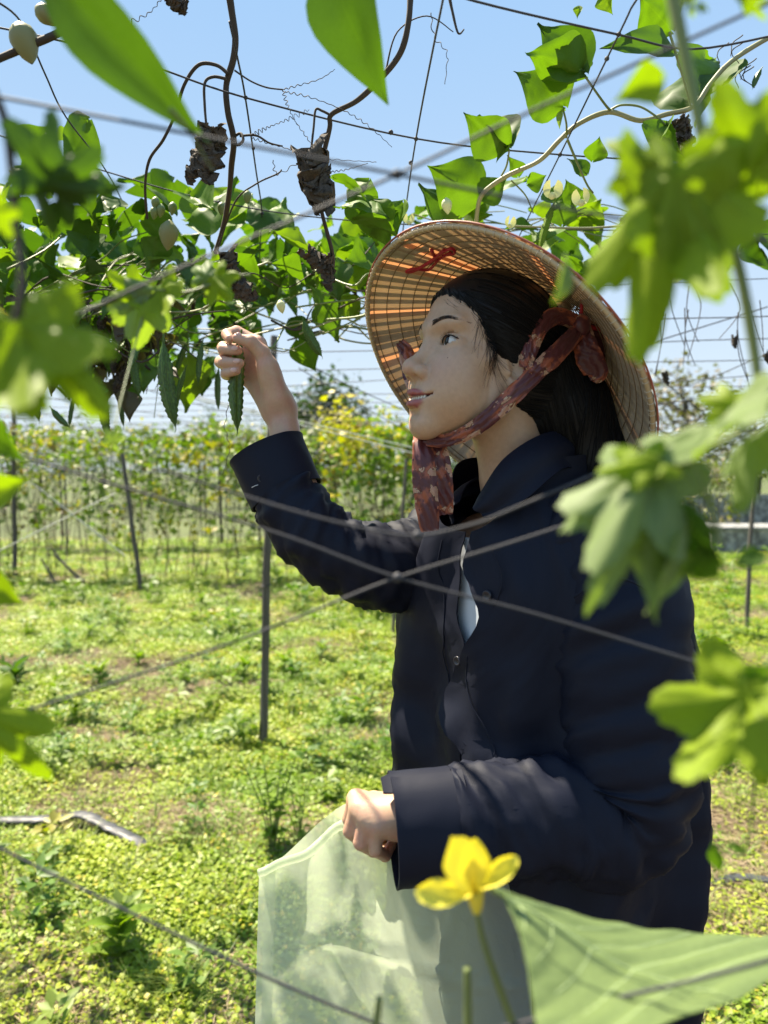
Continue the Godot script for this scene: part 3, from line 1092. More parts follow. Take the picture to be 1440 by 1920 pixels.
func build_person() -> void:
	var person := thing("person", Vector3(0.205, 0, -0.985), "woman in a dark navy jacket reaching up to pick a bean pod", "person")
	var o := person.position
	var body := Shape.new()
	build_head(person, body, o)
	# arms and hands under the clothes, in centimetres
	var skin := Color(0.50, 0.325, 0.215)
	var B := func(a: Array, b: Array, ra: float, rb: float, k: float): return [at(a[0], a[1], a[2]) * 100.0, at(b[0], b[1], b[2]) * 100.0, ra, rb, k]
	var right := Bones.new()
	right.paint = func(p): return skin_tone(p, skin)
	var w := [526, 768, 1.03]
	right.list = [
		B.call([600, 1020, 0.99], [547, 880, 1.015], 3.0, 2.5, 1.0), B.call([547, 880, 1.015], w, 2.35, 2.05, 1.0),
		B.call([520, 768, 1.035], [506, 715, 1.04], 1.9, 1.7, 1.5),
		B.call(w, [484, 645, 1.04], 1.7, 1.15, 1.5), B.call(w, [468, 662, 1.055], 1.5, 1.1, 1.3), B.call(w, [462, 688, 1.06], 1.5, 1.1, 1.3), B.call([515, 768, 1.035], [470, 712, 1.055], 1.6, 1.05, 1.3),
		B.call([519, 745, 1.015], [503, 690, 1.005], 1.7, 1.45, 1.4),
		B.call([506, 705, 1.01], [492, 662, 1.0], 1.45, 1.05, 0.9), B.call([492, 662, 1.0], [470, 641, 0.992], 1.05, 0.92, 0.4), B.call([470, 641, 0.992], [444, 634, 0.990], 0.92, 0.66, 0.3),
		B.call([484, 645, 1.04], [444, 622, 1.045], 1.0, 0.86, 0.7), B.call([444, 622, 1.045], [425, 627, 1.022], 0.86, 0.76, 0.2), B.call([425, 627, 1.022], [431, 635, 1.0], 0.76, 0.62, 0.2),
		B.call([468, 662, 1.055], [419, 652, 1.045], 1.0, 0.90, 0.7), B.call([419, 652, 1.045], [419, 655, 1.013], 0.90, 0.80, 0.2), B.call([419, 655, 1.013], [446, 657, 1.0], 0.80, 0.66, 0.2),
		B.call([462, 688, 1.06], [414, 679, 1.045], 1.0, 0.88, 0.7), B.call([414, 679, 1.045], [419, 679, 1.010], 0.88, 0.78, 0.2), B.call([419, 679, 1.010], [450, 681, 0.998], 0.78, 0.64, 0.2),
		B.call([470, 712, 1.055], [424, 702, 1.04], 0.95, 0.78, 0.7), B.call([424, 702, 1.04], [425, 699, 1.012], 0.78, 0.70, 0.2), B.call([425, 699, 1.012], [444, 696, 1.0], 0.70, 0.56, 0.2),
	]
	hand_mesh(right, 0.26, body)
	var left := Bones.new()
	left.paint = func(p): return skin_tone(p, skin)
	w = [752, 1532, 0.785]
	left.list = [
		B.call([1000, 1540, 0.80], [840, 1545, 0.79], 3.6, 2.7, 1.0), B.call([840, 1545, 0.79], w, 2.7, 2.1, 1.0),
		B.call(w, [668, 1497, 0.80], 1.7, 1.05, 1.6), B.call(w, [672, 1514, 0.782], 1.6, 1.05, 1.4), B.call(w, [686, 1534, 0.773], 1.6, 1.0, 1.4), B.call(w, [705, 1552, 0.769], 1.6, 0.95, 1.4),
		B.call([668, 1497, 0.80], [655, 1536, 0.803], 0.98, 0.80, 0.25), B.call([655, 1536, 0.803], [676, 1560, 0.83], 0.80, 0.72, 0.12), B.call([676, 1560, 0.83], [698, 1545, 0.84], 0.72, 0.62, 0.12),
		B.call([672, 1514, 0.782], [657, 1558, 0.785], 0.98, 0.82, 0.25), B.call([657, 1558, 0.785], [682, 1580, 0.81], 0.82, 0.74, 0.12), B.call([682, 1580, 0.81], [702, 1562, 0.825], 0.74, 0.62, 0.12),
		B.call([686, 1534, 0.773], [676, 1580, 0.772], 0.94, 0.80, 0.25), B.call([676, 1580, 0.772], [700, 1594, 0.797], 0.80, 0.72, 0.12), B.call([700, 1594, 0.797], [716, 1574, 0.815], 0.76, 0.64, 0.2),
		B.call([705, 1552, 0.769], [704, 1594, 0.768], 0.86, 0.72, 0.25), B.call([704, 1594, 0.768], [722, 1604, 0.79], 0.72, 0.64, 0.12), B.call([722, 1604, 0.79], [735, 1582, 0.805], 0.68, 0.56, 0.2),
		B.call([735, 1512, 0.80], [700, 1500, 0.825], 1.5, 1.0, 1.0), B.call([700, 1500, 0.825], [668, 1515, 0.84], 0.95, 0.8, 0.3),
	]
	hand_mesh(left, 0.26, body)
	# trunk and legs, hidden by the clothes
	var trunk := Bones.new()
	trunk.paint = func(_p): return skin
	var c := torso_c * 100.0
	trunk.list = [[c + Vector3(0, 133, 0) - torso_l * 9, c + Vector3(0, 133, 0) + torso_l * 9, 6.0, 6.0, 3.0], [c + Vector3(0, 126, 0), c + Vector3(0, 100, 0), 10.0, 9.0, 5.0],
		[c + Vector3(0, 131, 0) - torso_l * 10, at(765, 1066, 1.055) * 100.0, 4.2, 3.6, 3.0], [at(765, 1066, 1.055) * 100.0, at(640, 1045, 0.995) * 100.0, 3.6, 3.2, 2.0], [at(640, 1045, 0.995) * 100.0, at(600, 1020, 0.99) * 100.0, 3.2, 3.0, 2.0], [c + Vector3(0, 133, 0) + torso_l * 12, at(1215, 1490, 0.82) * 100.0, 4.5, 3.6, 3.0], [at(1215, 1490, 0.82) * 100.0, at(1000, 1540, 0.80) * 100.0, 3.6, 3.6, 2.0],
		[c + Vector3(0, 95, 0) - torso_l * 8, c + Vector3(0, 8, 0) - torso_l * 9, 7.0, 3.8, 4.0], [c + Vector3(0, 95, 0) + torso_l * 8, c + Vector3(0, 8, 0) + torso_l * 9, 7.0, 3.8, 4.0],
		[c + Vector3(0, 5, 0) - torso_l * 9, c + Vector3(0, 4, 0) - torso_l * 9 + torso_f * 16, 3.6, 3.0, 2.0], [c + Vector3(0, 5, 0) + torso_l * 9, c + Vector3(0, 4, 0) + torso_l * 9 + torso_f * 16, 3.6, 3.0, 2.0]]
	hand_mesh(trunk, 1.6, body)
	part("body", body, mats.skin, person, o)
	for q in [[440, 653, 0.992], [444, 677, 0.990], [438, 694, 0.994], [447, 628, 0.986]]:
		var nail := Shape.new()
		blob(nail, at(q[0], q[1], q[2]), Vector3(0.0048, 0.0034, 0.0016), 0.0, Color.WHITE, 6, 10)
		part("fingernail", nail, mats.nail, person, o)
	# shirt seen in the gap of the jacket
	var shirt := Shape.new()
	var rows := []
	for k in 16:
		var h := lerpf(0.95, 1.365, k / 15.0)
		var ring := PackedVector3Array()
		for j in 40:
			ring.append(torso_at(TAU * j / 40.0, h, -0.012))
		rows.append(ring)
	loop_band(shirt, rows)
	part("shirt", shirt, mats.shirt, person, o)
	# jacket: one sheet from front edge to front edge round the back
	var left_x := [892, 886, 899, 910, 888, 866, 853, 866, 886, 892, 880, 866, 862, 862, 862, 862]
	var right_x := [882, 870, 868, 862, 872, 874, 868, 878, 896, 902, 890, 878, 870, 870, 870, 870]
	var j := Shape.new()
	rows = []
	for k in 61:
		var h := lerpf(0.765, 1.44, k / 60.0)
		var a := front_edge(left_x, h)
		var b := front_edge(right_x, h) + TAU
		var row := PackedVector3Array()
		for m in 121:
			var t := m / 120.0
			var phi := lerpf(a, b, t)
			var lap := 0.013 * exp(-pow((phi - a) / 0.35, 2)) + 0.003 * exp(-pow((phi - a) / 0.03, 2))
			var off := wrapf(phi, -PI, PI)
			var g := lerpf(0.765, 1.468 - 0.095 * exp(-pow(off / 0.75, 2)), k / 60.0)    # cut low at the throat
			row.append(torso_at(phi, g, lap * (1.0 - smoothstep(1.30, 1.42, g))))
		rows.append(row)
	solid_sheet(j, rows, -0.0018)
	var jacket := part("jacket", j, mats.jacket, person, o)
	# placket seams
	for e in [[left_x, 0.16, 0.014], [right_x, -0.17, 0.003]]:
		var seam := Shape.new()
		var path := PackedVector3Array()
		for k in 40:
			var h := lerpf(0.80, 1.36, k / 39.0)
			path.append(torso_at(front_edge(e[0], h) + e[1], h, e[2] * exp(-pow(0.16 / 0.35, 2)) * (1.0 if e[1] > 0 else 0.0) + 0.0006))
		tube(seam, path, 0.0009, 0.0009, 5)
		part("placket_seam", seam, mats.jacket, jacket, o)
	for h in [1.305, 1.22]:
		var a := front_edge(left_x, h) + 0.09
		var p := torso_at(a, h, 0.016)
		var n := (torso_at(a, h, 0.05) - p).normalized()
		button(jacket, o, p, n, 0.0058)
	# collar
	var top := smooth_path([at(1085, 815, 0.955), at(1045, 808, 0.900), at(1000, 821, 0.868), at(942, 862, 0.858), at(902, 921, 0.868), at(889, 946, 0.876)], 8)
	var low := smooth_path([at(1108, 880, 0.955), at(1064, 876, 0.872), at(1036, 892, 0.843), at(990, 932, 0.832), at(944, 962, 0.842), at(906, 968, 0.855)], 8)
	collar(top, low, jacket, o)
	top = smooth_path([at(1085, 815, 0.955), at(1060, 812, 0.995), at(1000, 830, 1.005), at(930, 880, 0.985), at(884, 905, 0.955), at(868, 925, 0.935), at(862, 942, 0.925)], 8)
	low = smooth_path([at(1095, 868, 0.955), at(1080, 865, 1.010), at(1000, 880, 1.02), at(920, 920, 1.0), at(868, 935, 0.960), at(846, 960, 0.935), at(850, 985, 0.925)], 8)
	collar(top, low, jacket, o)
	# near sleeve
	var s := Shape.new()
	var rings := sweep([[1060, 960, 0.895, 0.060, 0.05], [1110, 1010, 0.870, 0.078, 0.066], [1154, 1120, 0.845, 0.078, 0.072], [1170, 1260, 0.828, 0.076, 0.072], [1176, 1390, 0.818, 0.074, 0.070], [1176, 1485, 0.812, 0.070, 0.066], [1140, 1540, 0.806, 0.066, 0.064], [1060, 1530, 0.800, 0.062, 0.058], [940, 1535, 0.792, 0.061, 0.052], [850, 1543, 0.787, 0.058, 0.050]], 9, 48, 0.0085, 3.0)
	loop_band(s, rings)
	part("sleeve", s, mats.jacket, jacket, o)
	s = Shape.new()
	cuff(s, at(868, 1541, 0.788), at(735, 1553, 0.779), 0.0555, 0.0545, 0.80, 2.2)
	var cf := part("cuff", s, mats.jacket, jacket, o)
	# far sleeve
	s = Shape.new()
	rings = sweep([[862, 1010, 1.10, 0.070, 0.06], [785, 1058, 1.065, 0.070, 0.062], [712, 1062, 1.02, 0.060, 0.060], [640, 1040, 0.995, 0.052, 0.054], [577, 992, 0.995, 0.050, 0.052], [533, 928, 1.008, 0.048, 0.050]], 10, 48, 0.0075, 40.0)
	loop_band(s, rings)
	part("sleeve", s, mats.jacket, jacket, o)
	s = Shape.new()
	cuff(s, at(538, 930, 1.010), at(498, 843, 1.022), 0.0475, 0.0500, 0.9, 3.7)
	cf = part("cuff", s, mats.jacket, jacket, o)
	var bp := at(490, 897, 0.972)
	button(cf, o, bp, (cam_pos - bp).normalized(), 0.0054)
	s = Shape.new()
	tube(s, PackedVector3Array([at(472, 914, 0.972), at(478, 911, 0.970), at(484, 909, 0.971)]), 0.0006, 0.0005, 5)
	part("loose_thread", s, mats.thread, cf, o)
	# shoulder seam of the near sleeve
	s = Shape.new()
	tube(s, line([[1076, 1120, 0.772], [1120, 1092, 0.762], [1165, 1085, 0.762], [1215, 1110, 0.775], [1262, 1165, 0.80]], 8), 0.0011, 0.0011, 5)
	part("shoulder_seam", s, mats.jacket, jacket, o)
	# trousers and shoes
	var legs := Shape.new()
	for sd in [-1.0, 1.0]:
		var r2 := []
		for k in 14:
			var t := k / 13.0
			var ring := PackedVector3Array()
			for m in 20:
				var a := TAU * m / 20
				var r := lerpf(0.095, 0.075, t) * (1.0 + 0.08 * noise.get_noise_3d(cos(a) * 60, sin(a) * 60, t * 200 + sd * 90))
				ring.append(torso_c + Vector3(0, lerpf(0.92, 0.06, t), 0) + torso_l * (0.088 * sd + cos(a) * r) + torso_f * sin(a) * r)
			r2.append(ring)
		loop_band(legs, r2)
	part("trousers", legs, mats.trousers, person, o)
	for sd in [-1.0, 1.0]:
		var shoe := Shape.new()
		blob(shoe, torso_c + Vector3(0, 0.045, 0) + torso_l * 0.09 * sd + torso_f * 0.06, Vector3(0.06, 0.05, 0.06), 0.0, Color.WHITE, 8, 14)
		blob(shoe, torso_c + Vector3(0, 0.035, 0) + torso_l * 0.09 * sd + torso_f * 0.13, Vector3(0.07, 0.04, 0.055), 0.0, Color.WHITE, 8, 14)
		part("shoe", shoe, mats.trousers, person, o)

func skin_tone(p: Vector3, base: Color) -> Color:
	return base.lerp(Color(0.50, 0.26, 0.185), clampf(0.30 + 0.9 * noise.get_noise_3dv(p * 22.0), 0.0, 0.7)) * (1.0 + 0.10 * noise.get_noise_3dv(p * 160.0))

func collar(top: PackedVector3Array, low: PackedVector3Array, jacket: Node3D, o: Vector3) -> void:
	var rows := []
	for k in top.size():
		var row := PackedVector3Array()
		var mid := (top[k] + low[k]) * 0.5
		var out := (mid - (torso_c + Vector3(0, mid.y, 0))).normalized()
		for m in 9:
			var t := m / 8.0
			row.append(top[k].lerp(low[k], t) + out * (0.010 * sin(PI * minf(t * 1.3, 1.0)) + 0.0015 * smoothstep(0.85, 1.0, t)))
		rows.append(row)
	var s := Shape.new()
	solid_sheet(s, rows, 0.0028)
	part("collar", s, mats.jacket, jacket, o)

func hand_mesh(b: Bones, cell: float, s: Shape) -> void:
	var lo := Vector3.ONE * 1e9
	var hi := -lo
	for q in b.list:
		for e in 2:
			var r := Vector3.ONE * (maxf(q[2], q[3]) + cell * 2.0 + 0.3)
			lo = lo.min(q[e] - r)
			hi = hi.max(q[e] + r)
	nets(b, lo, hi, cell, s, Transform3D(Basis().scaled(Vector3.ONE * 0.01), Vector3.ZERO), false)

# ---------------------------------------------------------------- plant pieces, in their own axes: y along, z out of the face, length 1
var leaf_meshes := {}
var pod_mesh: ArrayMesh

func leaf_shape(widths: Array, fold: float, curl: float, wave: float, seed_: int, nl := 10, nw := 6) -> Shape:
	var s := Shape.new()
	var rows := []
	for k in nl + 1:
		var t := float(k) / nl
		var w := maxf(pick(widths, t), 0.002)
		var row := PackedVector3Array()
		for j in nw + 1:
			var u := 2.0 * j / nw - 1.0
			var z := fold * absf(u) * w * 2.0 - curl * t * t + wave * noise.get_noise_3d(u * 60.0, t * 90.0, seed_ * 77.0)
			row.append(Vector3(u * w, t - 0.10 * absf(u) * maxf(0.0, 1.0 - t * 5.0), z))
		rows.append(row)
	sheet(s, rows)
	return s

func lobed_shape(lobes: int, deep: float, cup: float, wave: float, seed_: int) -> Shape:
	# a gourd leaf: the stalk meets the blade at the origin, the blade spreads round it
	var s := Shape.new()
	var n := 84
	var rings := 5
	for k in rings + 1:
		var q := float(k) / rings
		for j in n + 1:
			var a := lerpf(-2.75, 2.75, float(j) / n)
			var gap := 5.5 / lobes
			var l := 0.5 + 0.5 * cos(a * TAU / gap)
			var tooth := 0.055 * absf(sin(a * 17.0 + seed_))
			var r := (0.62 - 0.12 * absf(a) / 2.75) * (1.0 - deep + deep * pow(l, 0.75)) + tooth * 0.8
			var p := Vector3(sin(a) * r, cos(a) * r + 0.12, 0) * q
			p.z = -cup * (p.x * p.x + p.y * p.y) * 1.4 + wave * noise.get_noise_3d(p.x * 110.0, p.y * 110.0, seed_ * 50.0) + 0.05 * q * cos(a * TAU / gap)
			s.vert(p, Color.WHITE, Vector2(0.5 + p.x * 0.7, 0.1 + p.y * 0.7))
	for k in rings:
		for j in n:
			var a := k * (n + 1) + j
			s.quad(a, a + 1, a + n + 2, a + n + 1)
	return s

func make_leaves() -> void:
	leaf_meshes.bean = []
	for k in 8:
		var w := [0.02, 0.36, 0.47, 0.48, 0.43, 0.35, 0.25, 0.14, 0.055, 0.0] if k % 2 == 0 else [0.02, 0.26, 0.40, 0.45, 0.42, 0.34, 0.24, 0.14, 0.055, 0.0]
		leaf_meshes.bean.append(leaf_shape(w, [0.05, 0.25, -0.2, 0.4][k % 4], [0.1, 0.3, -0.15, 0.25, 0.45][k % 5], 0.13, k, 18, 8).done())
	leaf_meshes.slim = []
	for k in 4:
		leaf_meshes.slim.append(leaf_shape([0.03, 0.15, 0.24, 0.25, 0.19, 0.10, 0.0], 0.2, 0.15 + 0.1 * k, 0.07, 20 + k).done())
	leaf_meshes.lobed = []
	for k in 6:
		leaf_meshes.lobed.append(lobed_shape(5, [0.47, 0.40, 0.52][k % 3], [0.5, -0.3, 0.8, 0.2, 1.0, 0.4][k], 0.12, 40 + k).done())
	leaf_meshes.dead = []
	for k in 5:                                                   # rolled up and crumpled
		var s := leaf_shape([0.10, 0.34, 0.46, 0.44, 0.34, 0.18, 0.02], 0.0, 0.0, 0.0, k, 36, 26)
		for i in s.v.size():
			var p := s.v[i]
			var a := p.x * (5.5 + k * 0.7) + 2.2 * noise.get_noise_2d(p.y * 130.0, k * 70.0)
			var r := 0.20 + 0.10 * noise.get_noise_3d(p.x * 200.0, p.y * 200.0, k * 99.0)
			var n := Vector3(noise.get_noise_3d(p.x * 330.0, p.y * 330.0, k * 11.0), noise.get_noise_3d(p.x * 330.0, p.y * 330.0, k * 11.0 + 400.0), noise.get_noise_3d(p.x * 330.0, p.y * 330.0, k * 11.0 + 800.0))
			s.v[i] = Vector3(sin(a) * r, p.y + 0.10 * cos(a * 2.0), cos(a) * r) + n * 0.16
		leaf_meshes.dead.append(s.done())
	var pod := Shape.new()
	var n := 40
	var base := 0
	for k in n + 1:
		var t := float(k) / n
		var r := pick([0.010, 0.050, 0.078, 0.082, 0.080, 0.074, 0.055, 0.006], t)
		for j in 16:
			var a := TAU * j / 16
			var wing := pow(absf(cos(a * 2.0)), 3.0)
			var q := r * (0.42 + 0.58 * wing * (1.0 + 0.22 * sin(k * 2.4 + j * 3.0) * (1.0 if j % 4 == 0 else 0.0) + 0.25 * noise.get_noise_2d(k * 60.0, j * 80.0)))
			pod.vert(Vector3(cos(a) * q + 0.03 * sin(t * 3.0), t, sin(a) * q), Color.WHITE, Vector2(j / 16.0, t))
	for k in n:
		for j in 16:
			var j2 := (j + 1) % 16
			pod.quad(base + k * 16 + j, base + (k + 1) * 16 + j, base + (k + 1) * 16 + j2, base + k * 16 + j2)
	var tip := PackedVector3Array([Vector3(0.004, 0.99, 0), Vector3(0.004, 1.03, 0), Vector3(0.016, 1.06, 0), Vector3(0.028, 1.06, 0)])
	tube(pod, tip, 0.006, 0.002, 5)
	tube(pod, PackedVector3Array([Vector3(0, 0.02, 0), Vector3(-0.01, -0.04, 0), Vector3(-0.02, -0.08, 0.01)]), 0.012, 0.010, 6)
	pod_mesh = pod.done()

func aim(a: Vector3, b: Vector3, face: Vector3, wide := 1.0) -> Transform3D:
	var y := b - a
	var l := y.length()
	y /= l
	var z := (face - y * face.dot(y)).normalized()
	var x := y.cross(z)
	return Transform3D(Basis(x * l * wide, y * l, z * l), a)

func piece(called: String, mesh: Mesh, m: Material, parent: Node3D, t: Transform3D) -> MeshInstance3D:
	var o := MeshInstance3D.new()
	o.name = called
	o.mesh = mesh
	o.material_override = m
	parent.add_child(o, true)
	t.origin -= parent.position if parent.get_parent() == self else parent.get_parent().position
	o.transform = t
	return o

func to_cam(p: Vector3) -> Vector3:
	return (cam_pos - p).normalized()

# a leaf from base pixel to tip pixel at given depths; roll turns its face away from the camera
func leaf(parent: Node3D, kind: String, v: int, m: Material, bx: float, by: float, bd: float, tx: float, ty: float, td: float, roll := 0.0, wide := 1.0, pitch := 0.0) -> void:
	var a := at(bx, by, bd)
	var b := at(tx, ty, td)
	if kind == "lobed":
		b = a + (b - a) * 1.3
	var y := (b - a).normalized()
	var f := to_cam(a)
	f = (f - y * f.dot(y)).normalized().rotated(y, roll)
	if pitch != 0.0:
		var x := y.cross(f)
		b = a + (b - a).rotated(x, pitch)
		f = f.rotated(x, pitch)
	piece("leaf", leaf_meshes[kind][v % leaf_meshes[kind].size()], m, parent, aim(a, b, f, wide))

func stalk(parent: Node3D, called: String, pts: Array, r0: float, r1: float, m: Material, sides := 7, bumps := 0.15, steps := 7) -> void:
	var s := Shape.new()
	tube(s, line(pts, steps), r0, r1, sides, Color.WHITE, bumps)
	part(called, s, m, parent, parent.position)

func tendril(parent: Node3D, pts: Array, coil: float, turns: float, m: Material, r := 0.0006) -> void:
	var c := line(pts, 10)
	var out := PackedVector3Array()
	var n := int(turns * 10)
	for k in n + 1:
		var x := float(k) / n * (c.size() - 1)
		var i := mini(int(x), c.size() - 2)
		var p := c[i].lerp(c[i + 1], x - i)
		var d := (c[i + 1] - c[i]).normalized()
		var s := d.cross(Vector3.UP).normalized()
		var u := d.cross(s)
		var a := TAU * turns * k / n
		var g := coil * (0.6 + 0.4 * sin(k * 0.07)) * minf(1.0, minf(k, n - k) * 0.1)
		out.append(p + (s * cos(a) + u * sin(a)) * g)
	var s2 := Shape.new()
	tube(s2, out, r, r * 0.7, 4)
	part("tendril", s2, m, parent, parent.position)

func pod(parent: Node3D, bx: float, by: float, bd: float, tx: float, ty: float, td: float, wide := 1.0, turn := 0.4, m: Material = null) -> MeshInstance3D:
	var a := at(bx, by, bd)
	var b := at(tx, ty, td)
	var y := (b - a).normalized()
	var f := to_cam(a)
	f = (f - y * f.dot(y)).normalized().rotated(y, turn)
	return piece("pod", pod_mesh, m if m else mats.pod, parent, aim(a, b, f, wide))

func dead_leaf(parent: Node3D, v: int, bx: float, by: float, d: float, tx: float, ty: float, wide := 1.0) -> void:
	var a := at(bx, by, d)
	var b := at(tx, ty, d)
	piece("dead_leaf", leaf_meshes.dead[v % 5], mats.dead, parent, aim(a, b, to_cam(a), wide))

func bean_flower(parent: Node3D, x: float, y: float, d: float, r: float, turn: float) -> void:
	var s := Shape.new()
	var c := at(x, y, d)
	var f := to_cam(c).rotated(Vector3.UP, turn)
	var rt := f.cross(Vector3.UP).normalized()
	var up := rt.cross(f).normalized()
	for sd in [-1.0, 1.0]:
		var rows := []
		for k in 7:
			var row := PackedVector3Array()
			for j in 7:
				var u := k / 6.0
				var a := (j / 6.0 - 0.5) * 2.6
				row.append(c + (rt * sd * (0.15 + cos(a) * u) + up * (sin(a) * u + 0.2) + f * (0.35 * u * u)) * r)
			rows.append(row)
		sheet(s, rows)
	blob(s, c - up * r * 0.5 + f * r * 0.3, Vector3.ONE * r * 0.42, 0.2, Color.WHITE, 8, 10)
	part("flower", s, mats.petal, parent, parent.position)

func bud(parent: Node3D, bx: float, by: float, d: float, tx: float, ty: float, m: Material) -> void:
	var s := Shape.new()
	var a := at(bx, by, d)
	var b := at(tx, ty, d)
	var rings := []
	var y := b - a
	var x := y.cross(to_cam(a)).normalized() * y.length()
	var z := x.cross(y).normalized() * y.length()
	for k in 10:
		var r := pick([0.02, 0.16, 0.24, 0.30, 0.30, 0.22, 0.02], k / 9.0)
		var w := PackedVector3Array()
		for j in 12:
			w.append(a + y * (k / 9.0) + (x * cos(TAU * j / 12) + z * sin(TAU * j / 12)) * r)
		rings.append(w)
	loop_band(s, rings)
	part("flower_bud", s, m, parent, parent.position)

# leaves scattered through a box of air over the net
func scatter(parent: Node3D, n: int, lo: Vector3, hi: Vector3, size_lo: float, size_hi: float, seed_: int, keep: Callable) -> void:
	var r := random(seed_)
	var made := 0
	var tries := 0
	while made < n and tries < n * 12:
		tries += 1
		var p := Vector3(r.randf_range(lo.x, hi.x), r.randf_range(lo.y, hi.y), r.randf_range(lo.z, hi.z))
		var dir := Vector3(r.randf_range(-1, 1), r.randf_range(-1.1, 0.55), r.randf_range(-1, 1)).normalized()
		var size := r.randf_range(size_lo, size_hi)
		if not keep.call(p + dir * size * 0.5, r):
			continue
		var face := Vector3(r.randf_range(-0.7, 0.7), r.randf_range(0.1, 1.0), r.randf_range(-0.3, 0.9)).normalized()
		if absf(face.dot(dir)) > 0.9:
			continue
		piece("leaf", leaf_meshes.bean[r.randi() % 8], [mats.leaf, mats.leaf, mats.leaf_dark, mats.leaf_light][r.randi() % 4], parent, aim(p, p + dir * size, face, r.randf_range(0.85, 1.1)))
		made += 1

# ---------------------------------------------------------------- the plot: earth, ground cover, weeds, posts, rows behind
func ground_y(x: float, z: float) -> float:
	var d := sqrt(x * x + z * z)
	return 0.05 * noise.get_noise_2d(x * 45.0, z * 45.0) * clampf((d - 0.3) / 2.0, 0.0, 1.0)

func on_ground(px: float, py: float) -> Vector3:
	var d := cam_basis * Vector3((px - 720.0) / F, (960.0 - py) / F, -1.0)
	var p := cam_pos + d * (cam_pos.y / -d.y)
	return Vector3(p.x, ground_y(p.x, p.z), p.z)

var bare_spots := []
func bare(x: float, z: float) -> float:                        # 0 green .. 1 bare
	var b := smoothstep(0.0, 0.32, noise.get_noise_2d(x * 38.0 + 900.0, z * 38.0)) * 0.85
	for s in bare_spots:
		var dx: float = (x - s[0].x) / s[1]
		var dz: float = (z - s[0].z) / s[2]
		b = maxf(b, smoothstep(1.3, 0.6, sqrt(dx * dx + dz * dz) + 0.5 * noise.get_noise_2d(x * 160.0, z * 160.0)))
	return b

func build_ground() -> void:
	bare_spots = [[on_ground(330, 1548), 0.55, 0.16], [on_ground(30, 1870), 0.34, 0.16], [on_ground(170, 1385), 0.34, 0.16], [on_ground(680, 1385), 0.3, 0.12], [on_ground(1410, 1640), 0.75, 0.95], [on_ground(1330, 1330), 0.5, 0.4], [on_ground(1000, 1060), 2.0, 0.8], [on_ground(180, 1010), 2.5, 1.0], [on_ground(590, 1560), 0.3, 0.14], [on_ground(150, 1562), 0.36, 0.07], [on_ground(420, 1290), 0.4, 0.15], [on_ground(240, 1450), 0.3, 0.12], [on_ground(420, 1800), 0.2, 0.12]]
	var s := Shape.new()
	var n := 120
	var rings := 110
	for k in rings + 1:
		var r := 0.25 * pow(1500.0, float(k) / rings)
		for j in n:
			var a := TAU * j / n
			var x := cos(a) * r
			var z := -2.0 + sin(a) * r
			var b := bare(x, z) if r < 40.0 else 0.5
			var c := Color(0.085, 0.066, 0.042).lerp(Color(0.30, 0.235, 0.16), b * 0.8)
			c = c.lerp(Color(0.15, 0.19, 0.05), smoothstep(7.0, 16.0, r))
			c = c * (0.85 + 0.4 * noise.get_noise_2d(x * 300.0, z * 300.0))
			s.vert(Vector3(x, ground_y(x, z), z), c)
	for k in rings:
		for j in n:
			var j2 := (j + 1) % n
			s.quad(k * n + j, k * n + j2, (k + 1) * n + j2, (k + 1) * n + j)
	var m := s.vert(Vector3(0, ground_y(0, -2.0), -2.0), Color(0.085, 0.066, 0.042))
	for j in n:
		s.tri(m, (j + 1) % n, j)
	structure(part("ground", s, mats.earth, self))

func leaflet(s: Shape, p: Vector3, dir: Vector3, up: Vector3, l: float, w: float, col: Color) -> void:
	var x := dir.cross(up).normalized() * w
	var m := p + dir * l * 0.5 + up * l * 0.10
	var a := s.vert(p, col)
	var b := s.vert(m + x, col)
	var c := s.vert(p + dir * l, col)
	var d := s.vert(m - x, col)
	var e := s.vert(m - up * l * 0.07, col)
	s.tri(a, b, e); s.tri(b, c, e); s.tri(c, d, e); s.tri(d, a, e)

